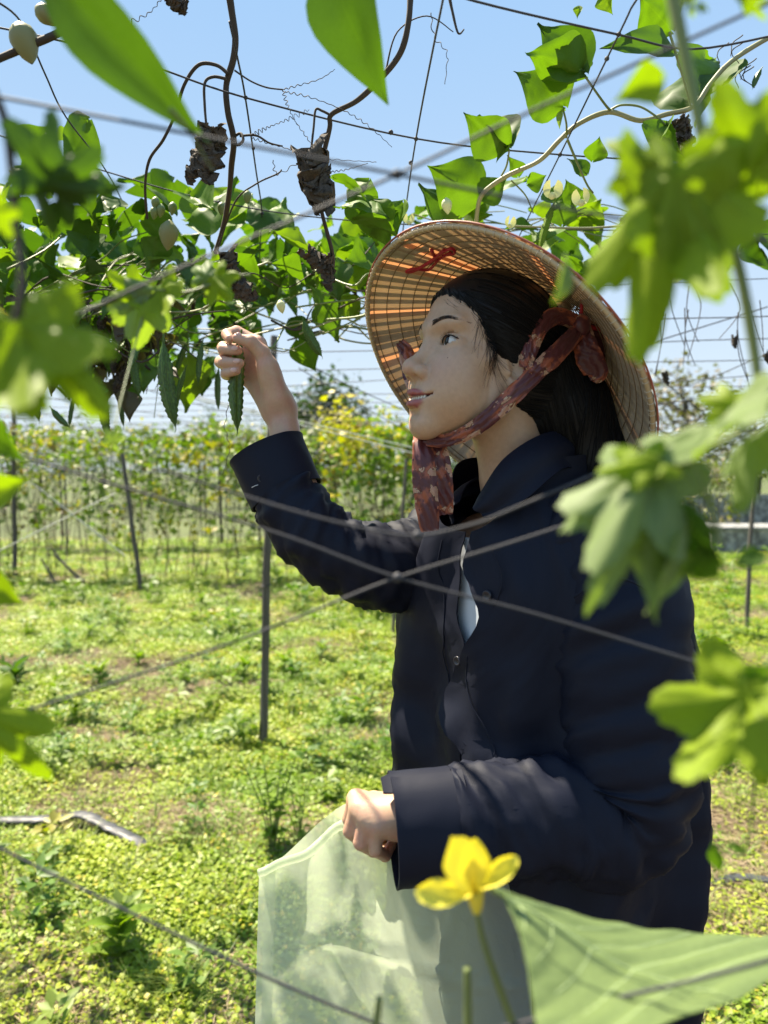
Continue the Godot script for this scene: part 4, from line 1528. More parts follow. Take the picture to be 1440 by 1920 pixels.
func clump(seed_: int, kind: String) -> Shape:
	var r := random(seed_)
	var s := Shape.new()
	if kind == "creeper":                                       # low creeping plants with small round leaves
		for k in 46:
			var p := Vector3(r.randf_range(-1, 1), 0, r.randf_range(-1, 1)) * 0.075
			p.y = r.randf_range(0.005, 0.030)
			var a := r.randf() * TAU
			var up := Vector3(r.randf_range(-0.5, 0.5), 1, r.randf_range(-0.5, 0.5)).normalized()
			var dir := up.cross(Vector3(cos(a), 0, sin(a))).normalized()
			var l := r.randf_range(0.009, 0.018)
			var t := r.randf_range(0.75, 1.2)
			leaflet(s, p, dir, up, l, l * 0.46, Color(t, t, t))
	elif kind == "herb":                                        # taller soft leaves
		for k in 22:
			var a := r.randf() * TAU
			var p := Vector3(cos(a), 0, sin(a)) * r.randf_range(0.0, 0.04)
			p.y = r.randf_range(0.02, 0.11)
			var up := Vector3(r.randf_range(-0.4, 0.4), 1, r.randf_range(-0.4, 0.4)).normalized()
			var dir := (Vector3(cos(a), r.randf_range(-0.1, 0.8), sin(a))).normalized()
			up = (up - dir * up.dot(dir)).normalized()
			var t := r.randf_range(0.75, 1.25)
			leaflet(s, p, dir, up, r.randf_range(0.03, 0.06), r.randf_range(0.009, 0.016), Color(t, t, t))
	elif kind == "grass":
		for k in 16:
			var a := r.randf() * TAU
			var d := Vector3(cos(a), 0, sin(a))
			var h := r.randf_range(0.05, 0.13)
			var path := PackedVector3Array()
			for j in 4:
				var t := j / 3.0
				path.append(d * (0.015 + 0.07 * t * t) + Vector3(0, h * (t - 0.35 * t * t), 0))
			var t2 := r.randf_range(0.8, 1.2)
			var wide := PackedVector3Array()
			for j in 4:
				wide.append(d.cross(Vector3.UP) * 0.0022 * (1.0 - j / 3.3))
			sheet(s, ribbon(path, wide, 1), Color(t2, t2, t2))
	else:                                                       # dry straw lying about
		for k in 26:
			var a := r.randf() * TAU
			var p := Vector3(r.randf_range(-1, 1), 0, r.randf_range(-1, 1)) * 0.09
			p.y = r.randf_range(0.002, 0.018)
			var d := Vector3(cos(a), r.randf_range(-0.12, 0.2), sin(a)) * r.randf_range(0.02, 0.06)
			var t := r.randf_range(0.6, 1.2)
			tube(s, PackedVector3Array([p - d, p + Vector3(0, 0.004, 0), p + d]), 0.0009, 0.0007, 3, Color(t, t, t))
	return s

func field(called: String, kind: String, variants: int, count: int, m: Material, seed_: int, want: float, cols: Array, label: String, category: String) -> void:
	var r := random(seed_)
	for v in variants:
		var spots := []
		var tints := []
		for k in count / variants:
			# even spread over the fan that lies before the camera, thinner with distance
			var z := 1.35 * pow(11.0, pow(r.randf(), 1.15))
			var x := r.randf_range(-0.62, 0.66) * z
			var b := bare(x, -z)
			if kind == "herb" and z < 3.3 and r.randf() < 0.75:
				continue
			if want > 0.0 and r.randf() < b * want:
				continue
			if want < 0.0 and r.randf() > b * -want:
				continue
			var sc := r.randf_range(0.75, 1.35) * (1.0 + maxf(0.0, z - 3.5) * 0.10)
			spots.append(Transform3D(Basis(Vector3.UP, r.randf() * TAU).scaled(Vector3(sc, sc * r.randf_range(0.8, 1.3), sc)), Vector3(x, ground_y(x, -z), -z)))
			var patch := clampf(0.5 + 1.2 * noise.get_noise_2d(x * 60.0, z * 60.0) + r.randf_range(-0.35, 0.35), 0, 1)
			tints.append((cols[0] as Color).lerp(cols[1], patch) if r.randf() > 0.05 else cols[2])
		var mm := MultiMesh.new()
		mm.transform_format = MultiMesh.TRANSFORM_3D
		mm.use_colors = true
		mm.mesh = clump(seed_ * 10 + v, kind).done()
		mm.instance_count = spots.size()
		for k in spots.size():
			mm.set_instance_transform(k, spots[k])
			mm.set_instance_color(k, tints[k])
		var o := MultiMeshInstance3D.new()
		o.name = free_name(called)
		o.multimesh = mm
		o.material_override = m
		add_child(o)
		tag(o, label, category)
		stuff(o)

func weed(p: Vector3, h: float, stems: int, kind: String, size: float, m: Material, seed_: int, label: String) -> void:
	var o := thing("weed_plant", p, label, "plant", "weeds standing in the ground cover")
	var r := random(seed_)
	for k in stems:
		var a := TAU * k / stems + r.randf_range(-0.4, 0.4)
		var lean := Vector3(cos(a), 0, sin(a)) * h * r.randf_range(0.12, 0.42)
		var top := p + lean + Vector3(0, h * r.randf_range(0.75, 1.05), 0)
		var path := smooth_path([p + lean * 0.05, p.lerp(top, 0.5) - lean * 0.12, top], 4)
		var s := Shape.new()
		tube(s, path, 0.0035, 0.0014, 5)
		part("stem", s, mats.green_stem, o, p)
		var n := maxi(4, int(h / 0.035))
		for j in n:
			var t := lerpf(0.25, 1.0, float(j) / (n - 1))
			var q := path[int(t * (path.size() - 1))]
			var b := j * 2.4 + k
			var d := Vector3(cos(b), r.randf_range(0.15, 0.75), sin(b)).normalized()
			piece("leaf", leaf_meshes[kind][r.randi() % 4], m, o, aim(q, q + d * size * r.randf_range(0.65, 1.15), Vector3(-d.x * 0.4, 1, -d.z * 0.4), r.randf_range(0.8, 1.1)))

func rosette(p: Vector3, n: int, size: float, kind: String, m: Material, seed_: int, label: String) -> void:
	var o := thing("weed_plant", p, label, "plant", "weeds standing in the ground cover")
	var r := random(seed_)
	for k in n:
		var a := 2.4 * k
		var up := lerpf(1.5, 0.25, float(k) / n)
		var d := Vector3(cos(a), up, sin(a)).normalized()
		var q := p + Vector3(0, 0.02 + 0.10 * size / 0.12 * (1.0 - float(k) / n), 0)
		piece("leaf", leaf_meshes[kind][r.randi() % 4], m, o, aim(q, q + d * size * r.randf_range(0.7, 1.15), Vector3(-d.x * 0.6, 1, -d.z * 0.6), 1.1))

func post(bx: float, by: float, tx: float, ty: float, r: float, label: String, m: Material = null) -> void:
	var b := on_ground(bx, by)
	var d := -(cam_basis.inverse() * (b - cam_pos)).z
	var t := at(tx, ty, d)
	var o := thing("trellis_post", b, label, "post", "wooden trellis posts")
	var s := Shape.new()
	var path := PackedVector3Array()
	for k in 13:
		var q := k / 12.0
		path.append((b - Vector3(0, 0.1, 0)).lerp(t, q) + Vector3(noise.get_noise_2d(q * 90.0, bx), 0, noise.get_noise_2d(q * 90.0, bx + 99.0)) * r * 0.6)
	tube(s, path, r * 1.08, r * 0.9, 10, Color.WHITE, 0.18)
	part("pole", s, m if m else mats.wood, o, b)
	for k in 2:
		var knot := Shape.new()
		var c := path[5 + k * 4]
		var ring := PackedVector3Array()
		for j in 13:
			ring.append(c + Vector3(cos(TAU * j / 12), 0.1 * sin(j * 1.0), sin(TAU * j / 12)) * r * 1.12)
		tube(knot, ring, r * 0.12, r * 0.12, 4)
		part("tie", knot, mats.cord, o, b)

func leaf_cluster(seed_: int, n: int, spread: float, size: float) -> Shape:
	var r := random(seed_)
	var s := Shape.new()
	for k in n:
		var p := Vector3(r.randfn(), r.randfn(), r.randfn()) * spread * 0.5
		var d := Vector3(r.randf_range(-1, 1), r.randf_range(-1.2, 0.4), r.randf_range(-1, 1)).normalized()
		var up := Vector3(r.randf_range(-0.8, 0.8), 1, r.randf_range(-0.8, 0.8))
		up = (up - d * up.dot(d)).normalized()
		var t := r.randf_range(0.75, 1.2)
		var l := size * r.randf_range(0.6, 1.2)
		leaflet(s, p, d, up, l, l * 0.42, Color(t, t, t))
	return s

func foliage(parent: Node3D, called: String, mesh: Mesh, spots: Array, tints: Array, m: Material) -> MultiMeshInstance3D:
	var mm := MultiMesh.new()
	mm.transform_format = MultiMesh.TRANSFORM_3D
	mm.use_colors = true
	mm.mesh = mesh
	mm.instance_count = spots.size()
	for k in spots.size():
		var t: Transform3D = spots[k]
		t.origin -= parent.position
		mm.set_instance_transform(k, t)
		mm.set_instance_color(k, tints[k])
	var o := MultiMeshInstance3D.new()
	o.name = called
	o.multimesh = mm
	o.material_override = m
	parent.add_child(o, true)
	stuff(o)
	return o

func vine_row(x0: float, x1: float, z0: float, z1: float, top: float, n: int, seed_: int, cols: Array, label: String, low := 0.35) -> void:
	var base := Vector3((x0 + x1) * 0.5, 0, (z0 + z1) * 0.5)
	var o := thing("vine_row", base, label, "vine row")
	var r := random(seed_)
	var spots := []
	var tints := []
	for k in n:
		var t := r.randf()
		var x := lerpf(x0, x1, t)
		var lush := 0.5 + 1.1 * noise.get_noise_2d(x * 40.0, seed_ * 31.0)
		var h := top - pow(r.randf(), 1.8 + 1.6 * lush) * (top - low) + r.randf_range(-0.06, 0.14)
		var q := Vector3(x, h, lerpf(z0, z1, t) + r.randfn() * (0.35 if h > top - 0.25 else 0.14))
		spots.append(Transform3D(Basis(Vector3.UP, r.randf() * TAU).rotated(Vector3.RIGHT, r.randf_range(-0.5, 0.5)).scaled(Vector3.ONE * r.randf_range(0.7, 1.4)), q))
		var c: Color = (cols[0] as Color).lerp(cols[1], r.randf())
		if noise.get_noise_2d(x * 90.0, h * 90.0 + seed_) > 0.22:
			c = cols[2]
		if r.randf() < 0.10:
			c = cols[3]
		tints.append(c)
	foliage(o, "foliage", leaf_cluster(seed_, 9, 0.16, 0.085).done(), spots, tints, mats.herb)
	# dry stems hanging to the ground
	var s := Shape.new()
	for k in int(absf(x1 - x0) * 15.0):
		var t := r.randf()
		var b := Vector3(lerpf(x0, x1, t), 0, lerpf(z0, z1, t) + r.randf_range(-0.2, 0.2))
		var u := b + Vector3(r.randf_range(-0.3, 0.3), top * r.randf_range(0.6, 1.0), 0)
		var path := PackedVector3Array()
		for j in 7:
			path.append(b.lerp(u, j / 6.0) + Vector3(r.randfn() * 0.02, 0, r.randfn() * 0.02))
		tube(s, path, 0.006, 0.003, 4)
	part("stems", s, mats.dry_stem, o, base).set_meta("kind", "stuff")

func far_tree(p: Vector3, h: float, w: float, n: int, seed_: int, cols: Array, label: String) -> void:
	var o := thing("tree", p, label, "tree")
	var r := random(seed_)
	var s := Shape.new()
	var top := p + Vector3(0, h * 0.75, 0)
	tube(s, smooth_path([p, p + Vector3(w * 0.05, h * 0.35, 0), top], 5), h * 0.03, h * 0.012, 7)
	var ends := [top]
	for k in 11:
		var t := r.randf_range(0.3, 0.95)
		var a := r.randf() * TAU
		var b := p.lerp(top, t)
		var e := b + Vector3(cos(a) * w * 0.5, h * r.randf_range(0.05, 0.25), sin(a) * w * 0.5) * r.randf_range(0.5, 1.0)
		tube(s, smooth_path([b, b.lerp(e, 0.5) + Vector3(0, h * 0.03, 0), e], 3), h * 0.010, h * 0.003, 5)
		ends.append(e)
	part("trunk", s, mats.bark, o, p)
	var spots := []
	var tints := []
	for k in n:
		var e: Vector3 = ends[r.randi() % ends.size()]
		var q := e + Vector3(r.randfn(), r.randfn() * 0.7, r.randfn()) * w * 0.14
		spots.append(Transform3D(Basis(Vector3.UP, r.randf() * TAU).scaled(Vector3.ONE * h * 0.09 * r.randf_range(0.6, 1.4)), q))
		tints.append((cols[0] as Color).lerp(cols[1], r.randf()))
	foliage(o, "crown", leaf_cluster(seed_, 14, 1.1, 0.42).done(), spots, tints, mats.herb)

func hose(pts: Array, w: float, label: String) -> void:
	var c := []
	for p in pts:
		c.append(on_ground(p[0], p[1]) + Vector3(0, p[2], 0))
	var path := smooth_path(c, 8)
	var s := Shape.new()
	var rings := []
	for k in path.size():
		var d := (path[mini(k + 1, path.size() - 1)] - path[maxi(k - 1, 0)]).normalized()
		var side := d.cross(Vector3.UP).normalized()
		var ww := w * (1.0 + 0.25 * noise.get_noise_1d(k * 60.0))
		var ring := PackedVector3Array()
		for j in 14:
			var a := TAU * j / 14
			ring.append(path[k] + side * cos(a) * ww + Vector3.UP * (sin(a) * ww * 0.38 + 0.25 * ww * noise.get_noise_2d(k * 50.0, j * 50.0)))
		rings.append(ring)
	loop_band(s, rings)
	var o := part("irrigation_hose", s, mats.hose, self)
	tag(o, label, "hose")

func build_field() -> void:
	var cols := [Color(0.21, 0.33, 0.024), Color(0.40, 0.46, 0.035), Color(0.56, 0.46, 0.05)]
	field("ground_cover", "creeper", 3, 36000, mats.herb, 61, 0.88, cols, "low creeping plants with small round yellow-green leaves over the plot", "ground cover")
	field("ground_herbs", "herb", 2, 900, mats.herb, 71, 0.85, [Color(0.12, 0.22, 0.035), Color(0.24, 0.31, 0.05), Color(0.35, 0.32, 0.06)], "taller soft green herbs between the creeping plants", "ground cover")
	field("grass_tufts", "grass", 2, 2600, mats.herb, 75, 0.5, [Color(0.16, 0.26, 0.04), Color(0.28, 0.32, 0.07), Color(0.40, 0.34, 0.12)], "thin grass blades growing among the creeping plants", "grass")
	field("dry_straw", "straw", 2, 14000, mats.straw, 81, -1.0, [Color(0.50, 0.40, 0.25), Color(0.36, 0.27, 0.16), Color(0.24, 0.18, 0.11)], "dry straw and dead stalks on the bare earth", "straw")
	# weeds one can pick out
	weed(on_ground(512, 1610), 0.38, 9, "slim", 0.055, mats.leaf_light, 91, "bushy weed with many narrow leaves in front of the bag")
	weed(on_ground(560, 1585), 0.24, 5, "slim", 0.05, mats.leaf_light, 92, "low bushy weed beside the taller one by the bag")
	rosette(on_ground(225, 1800), 11, 0.11, "slim", mats.leaf_light, 93, "weed with long pointed leaves in a star near the straw")
	rosette(on_ground(30, 1290), 9, 0.16, "slim", mats.leaf_dark, 94, "dark leafy weed at the plot's edge beside dry grass")
	var r := random(95)
	for k in 26:
		var y := r.randf_range(1090, 1380)
		var x := r.randf_range(0, 700) if k < 21 else r.randf_range(1320, 1440)
		var big := r.randf_range(0.07, 0.125)
		var lab := "%s %s-leaved weed in a star shape among the creeping plants" % ["large" if big > 0.108 else "middling" if big > 0.088 else "small", ["mid-green", "pale grey-green", "yellow-green"][k % 3]]
		if k % 3 == 0:
			weed(on_ground(x, y), r.randf_range(0.12, 0.24), 3, "slim", 0.075, [mats.leaf_light, mats.leaf][k % 2], 200 + k, "upright %s weed with narrow leaves among the creeping plants" % ["yellow-green", "mid-green"][k % 2])
		else:
			rosette(on_ground(x, y), 9, big, "slim", [mats.leaf, mats.pale_leaf, mats.leaf_light][k % 3], 200 + k, lab)
	hose([[-60, 1550, 0.03], [40, 1556, 0.05], [110, 1556, 0.06], [155, 1558, 0.065], [200, 1576, 0.055], [262, 1598, 0.035], [330, 1604, -0.02]], 0.027, "flat grey irrigation hose half buried in the ground cover")
	hose([[1270, 1668, 0.0], [1330, 1672, 0.025], [1390, 1668, 0.03], [1450, 1672, 0.025], [1520, 1664, 0.02]], 0.019, "flat grey irrigation hose on the bare path")
	# posts
	post(491, 1402, 514, 630, 0.021, "slim weathered post standing between the woman's arm and the bushy weed")
	post(266, 1112, 230, 850, 0.028, "dark wooden post leaning in front of the yellow-leaved vine row")
	post(27, 1092, 27, 690, 0.030, "tall grey post at the end of the vine row with dead vines on it")
	post(416, 1025, 411, 868, 0.030, "pale post in the vine row behind the bare strip")
	post(735, 1196, 762, 860, 0.016, "thin dark post behind the woman's chest")
	post(1400, 1185, 1414, 870, 0.020, "crooked grey post in front of the concrete tomb")
	post(118, 1010, 112, 880, 0.025, "short grey post half hidden in the vine row")
	post(1240, 985, 1240, 860, 0.030, "pale post behind the woman's back")
	var pr := random(96)
	for k in 7:
		var x := r.randf_range(30, 760)
		post(x, pr.randf_range(985, 1075), x + pr.randf_range(-10, 10), pr.randf_range(862, 880), 0.016, "slender far post standing among the trellis rows")
	for q in [[165, 1098, 100, 1040], [150, 1092, 98, 1030], [108, 1100, 78, 1048]]:
		var a := on_ground(q[0], q[1])
		var d := -(cam_basis.inverse() * (a - cam_pos)).z
		var s := Shape.new()
		tube(s, PackedVector3Array([a, a.lerp(at(q[2], q[3], d + 0.2), 0.5), at(q[2], q[3], d + 0.2)]), 0.016, 0.013, 7, Color.WHITE, 0.2)
		tag(part("fallen_stick", s, mats.wood, self), "thin grey stick leaning aslant over the bright ground cover", "stick", "leaning sticks")
	var yellow := [Color(0.15, 0.23, 0.035), Color(0.26, 0.30, 0.05), Color(0.50, 0.40, 0.03), Color(0.22, 0.15, 0.08)]
	var green := [Color(0.12, 0.20, 0.04), Color(0.20, 0.27, 0.05), Color(0.34, 0.32, 0.05), Color(0.20, 0.14, 0.08)]
	vine_row(-5.6, 0.6, -9.4, -9.6, 1.86, 560, 301, yellow, "trellis row hung with yellowing vine leaves behind the bright plot", 0.55)
	vine_row(-9.0, 3.0, -13.0, -13.2, 1.95, 560, 302, green, "second trellis row of green vines farther back", 0.3)
	vine_row(-0.6, 1.5, -7.4, -7.8, 1.95, 260, 303, [Color(0.13, 0.22, 0.03), Color(0.22, 0.30, 0.04), Color(0.52, 0.42, 0.03), Color(0.2, 0.13, 0.07)], "thick green vines with yellow leaves behind the scarf ends", 0.7)
	vine_row(3.6, 7.5, -15.0, -15.4, 1.5, 260, 304, [Color(0.16, 0.2, 0.05), Color(0.28, 0.27, 0.10), Color(0.3, 0.25, 0.12), Color(0.3, 0.24, 0.15)], "dry grassy row behind the concrete tomb", 0.1)
	vine_row(-16.0, 12.0, -22.0, -23.0, 2.0, 760, 305, green, "distant trellis row closing off the field", 0.2)
	# concrete tomb and pillars on the right
	for q in [[1332, 1042, 1.5, 0.42, 0.9, "low pale concrete tomb at the edge of the plot", "tomb"], [1282, 1010, 0.16, 0.85, 0.16, "square white concrete pillar beside the tomb", "pillar"]]:
		var p := on_ground(q[0], q[1])
		var o := thing("concrete_" + q[6], p, q[5], q[6])
		var s := Shape.new()
		box(s, p + Vector3(q[2] * 0.5, q[3] * 0.5, -q[4] * 0.5), Vector3(q[2], q[3], q[4]))
		part("body", s, mats.concrete, o, p)
		var cap := Shape.new()
		box(cap, p + Vector3(q[2] * 0.5, q[3] + 0.022, -q[4] * 0.5), Vector3(q[2] + 0.06, 0.04, q[4] + 0.06))
		part("cap", cap, mats.concrete, o, p)
	var wp := on_ground(1300, 1000)
	var wall := Shape.new()
	box(wall, wp + Vector3(2.2, 0.42, -1.2), Vector3(4.0, 0.84, 0.14))
	tag(part("concrete_wall", wall, mats.concrete, self), "low grey wall behind the concrete tomb", "wall")
	# trees
	far_tree(Vector3(-1.6, 0, -22.0), 4.2, 2.4, 260, 401, [Color(0.03, 0.055, 0.02), Color(0.06, 0.10, 0.03)], "dark slender tree seen beside the raised wrist")
	for k in 6:
		far_tree(Vector3(-15.0 + 3.1 * k + 0.8 * sin(k * 3.0), 0, -29.0 - 1.5 * sin(k * 2.0)), [2.9, 3.3, 2.5, 3.0, 2.7, 3.2][k], 4.2, 150, 410 + k, [Color(0.04, 0.065, 0.025), Color(0.08, 0.12, 0.04)], ["broad dark shrub behind the far trellis row at its end", "tall dark shrub rising over the far trellis row", "low dark shrub between taller ones behind the far row", "round dark shrub behind the leaning dark post", "squat dark shrub beyond the pale post", "dark shrub beside the slender dark tree"][k])
	far_tree(Vector3(-11.0, 0, -60.0), 6.5, 9.0, 130, 402, [Color(0.05, 0.08, 0.035), Color(0.08, 0.12, 0.05)], "distant round tree under the hanging pods")
	far_tree(Vector3(-15.5, 0, -60.0), 4.6, 8.0, 120, 403, [Color(0.06, 0.09, 0.04), Color(0.09, 0.13, 0.05)], "distant low tree on the skyline beside the round one")
	far_tree(Vector3(-26.0, 0, -55.0), 4.4, 7.0, 120, 404, [Color(0.06, 0.09, 0.04), Color(0.09, 0.13, 0.05)], "distant tree above the tall grey post")
	far_tree(Vector3(8.2, 0, -20.0), 4.4, 3.6, 130, 405, [Color(0.14, 0.12, 0.08), Color(0.20, 0.17, 0.10)], "sparse brownish tree above the concrete pillar")
	far_tree(Vector3(10.6, 0, -21.0), 3.6, 3.0, 90, 406, [Color(0.14, 0.14, 0.08), Color(0.16, 0.19, 0.08)], "sparse brown and green tree above the concrete tomb")
	far_tree(Vector3(-5.5, 0, -58.0), 4.2, 7.0, 110, 407, [Color(0.06, 0.09, 0.04), Color(0.09, 0.13, 0.05)], "distant low tree behind the dark slender tree")

func box(s: Shape, c: Vector3, size: Vector3) -> void:
	var h := size * 0.5
	for f in [[Vector3.RIGHT, Vector3.UP], [Vector3.LEFT, Vector3.UP], [Vector3.UP, Vector3.BACK], [Vector3.DOWN, Vector3.BACK], [Vector3.BACK, Vector3.UP], [Vector3.FORWARD, Vector3.UP]]:
		var n: Vector3 = f[0]
		var u: Vector3 = f[1]
		var w := u.cross(n)
		var a := s.vert(c + (n - u - w) * h)
		s.vert(c + (n - u + w) * h)
		s.vert(c + (n + u + w) * h)
		s.vert(c + (n + u - w) * h)
		s.quad(a, a + 3, a + 2, a + 1)

# ---------------------------------------------------------------- the net overhead, the vines on it, the net close to the lens
func cord(parent: Node3D, path: PackedVector3Array, r: float, m: Material, sides := 5) -> void:
	var s := Shape.new()
	tube(s, path, r, r, sides)
	part("cord", s, m, parent, parent.position)

func knot(parent: Node3D, p: Vector3, r: float, m: Material) -> void:
	var s := Shape.new()
	blob(s, p, Vector3.ONE * r, 0.5, Color.WHITE, 7, 9)
	part("knot", s, m, parent, parent.position)

func build_net() -> void:
	var net := thing("trellis_net", Vector3(0, 1.9, -1.0), "black cord net stretched overhead between the posts", "net")
	for p in [
		[[-60, 40, 0.86], [120, 78, 0.88], [280, 122, 0.9], [460, 183, 0.94], [780, 260, 1.04], [1050, 290, 1.09], [1320, 305, 1.12], [1500, 312, 1.15]],
		[[-40, 240, 1.2], [200, 322, 1.25], [410, 379, 1.29], [620, 410, 1.36], [900, 428, 1.40], [1150, 432, 1.44], [1480, 440, 1.47]],
		[[700, -60, 0.72], [890, 2, 0.75], [1160, 65, 0.81], [1300, 92, 0.83], [1480, 60, 0.84]],
		[[845, -60, 0.70], [830, 2, 0.74], [780, 260, 1.04], [757, 420, 1.40], [745, 520, 1.75], [735, 600, 2.4]],
		[[1240, -60, 0.72], [1190, 5, 0.76], [1160, 65, 0.81], [1050, 290, 1.09], [975, 440, 1.42], [930, 540, 1.9]],
		[[430, 40, 0.80], [446, 112, 0.85], [460, 183, 0.94], [480, 320, 1.13], [491, 400, 1.33], [487, 470, 1.5], [485, 580, 2.0]],
		[[-10, 0, 0.78], [40, 42, 0.82], [85, 140, 0.92], [124, 220, 1.02], [200, 322, 1.25], [250, 420, 1.5]],
		[[-40, 520, 1.75], [300, 540, 1.85], [700, 545, 1.95], [1100, 535, 2.0], [1500, 520, 2.0]]]:
		var path := line(p, 6)
		cord(net, path, 0.0012, mats.cord, 6)
	for p in [[460, 183, 0.94], [780, 260, 1.04], [1050, 290, 1.09], [1160, 65, 0.81], [410, 379, 1.29], [491, 400, 1.33], [475, 278, 1.06], [1138, 110, 0.86], [770, 305, 1.10], [733, 248, 1.025]]:
		knot(net, at(p[0], p[1], p[2]), 0.0032, mats.cord)
	# the same net going on over the field
	var r := random(17)
	for k in 46:
		var z := -2.3 - 0.42 * k - 0.012 * k * k
		var path := PackedVector3Array()
		var sag := r.randf_range(0.0, 0.05)
		for j in 25:
			var x := lerpf(-1.0, 1.0, j / 24.0) * (4.0 + absf(z))
			path.append(Vector3(x, 1.9 - sag * absf(sin(x * 1.6 + k)) + 0.012 * noise.get_noise_2d(x * 70.0, k * 33.0), z + x * 0.16 + 0.05 * noise.get_noise_2d(x * 40.0, k * 9.0)))
		cord(net, path, 0.0017 + 0.0001 * k, mats.cord, 4)
	for k in 41:
		var x := (k - 20) * 0.72 + r.randf_range(-0.1, 0.1)
		var path := PackedVector3Array()
		for j in 30:
			var z := -2.2 - 26.0 * pow(j / 29.0, 1.4)
			path.append(Vector3(x - z * 0.12 - 0.3, 1.9 - 0.03 * absf(sin(z * 1.4 + k)), z))
		cord(net, path, 0.0024, mats.cord, 4)
	for p in [[[330, 735, 4.0], [520, 780, 4.6], [700, 822, 5.4], [900, 870, 6.5]], [[340, 742, 4.0], [530, 788, 4.6], [720, 836, 5.4], [900, 880, 6.5]], [[560, 690, 3.0], [660, 750, 3.4], [760, 806, 4.0], [860, 850, 4.6]], [[540, 660, 2.6], [640, 716, 2.9], [760, 770, 3.4]], [[1225, 700, 3.0], [1290, 752, 3.2], [1440, 860, 3.8]], [[1230, 640, 2.4], [1440, 575, 2.4]], [[1225, 760, 3.2], [1300, 750, 3.2], [1450, 738, 3.2]]]:
		var s := Shape.new()
		tube(s, line(p, 8), 0.0045 if p[0][0] < 350 else 0.0022, 0.0045 if p[0][0] < 350 else 0.0022, 5)
		part("support_wire", s, mats.rope if p[0][0] < 350 else mats.cord, net, net.position)
	# white twine crossed between far posts
	for p in [[[60, 905, 8.0], [235, 1042, 8.0]], [[-20, 1042, 8.0], [215, 925, 8.0]]]:
		var s := Shape.new()
		tube(s, line(p, 6), 0.006, 0.006, 5)
		tag(part("twine", s, mats.rope, self), "white twine stretched aslant between posts before the vine row", "twine", "crossed white twines")
	# cords close to the lens
	var close := thing("trellis_net", at(740, 1080, 0.4), "knotted grey-black cord net hanging close in front of the woman", "net")
	for p in [
		[[-80, 168, 0.36], [20, 186, 0.36], [350, 250, 0.36], [745, 327, 0.36], [1010, 382, 0.36], [1250, 424, 0.36], [1520, 462, 0.36]],
		[[-80, 690, 0.40], [60, 630, 0.39], [300, 520, 0.38], [520, 425, 0.37], [745, 327, 0.36], [960, 225, 0.355], [1180, 125, 0.35], [1520, -30, 0.35]],
		[[-60, 820, 0.42], [170, 895, 0.42], [520, 1000, 0.42], [745, 1083, 0.42], [1000, 1150, 0.42], [1250, 1225, 0.42], [1500, 1300, 0.42]],
		[[-60, 1365, 0.44], [120, 1310, 0.43], [420, 1210, 0.42], [600, 1140, 0.42], [745, 1083, 0.42], [950, 1020, 0.42], [1110, 968, 0.42], [1300, 905, 0.42], [1500, 850, 0.42]],
		[[300, 880, 0.40], [540, 955, 0.40], [680, 990, 0.40], [780, 1004, 0.40], [880, 985, 0.40], [960, 955, 0.40], [1200, 850, 0.4], [1500, 700, 0.4]],
		[[-60, 1560, 0.42], [130, 1655, 0.42], [490, 1828, 0.42], [720, 1925, 0.42], [800, 1960, 0.42]],
		[[1500, 1785, 0.33], [1300, 1838, 0.33], [1100, 1885, 0.33], [900, 1940, 0.33]]]:
		cord(close, line(p, 8), 0.0009, mats.cord, 6)
	for p in [[745, 327, 0.36], [745, 1083, 0.42], [782, 1004, 0.40]]:
		knot(close, at(p[0], p[1], p[2]), 0.0028, mats.cord)

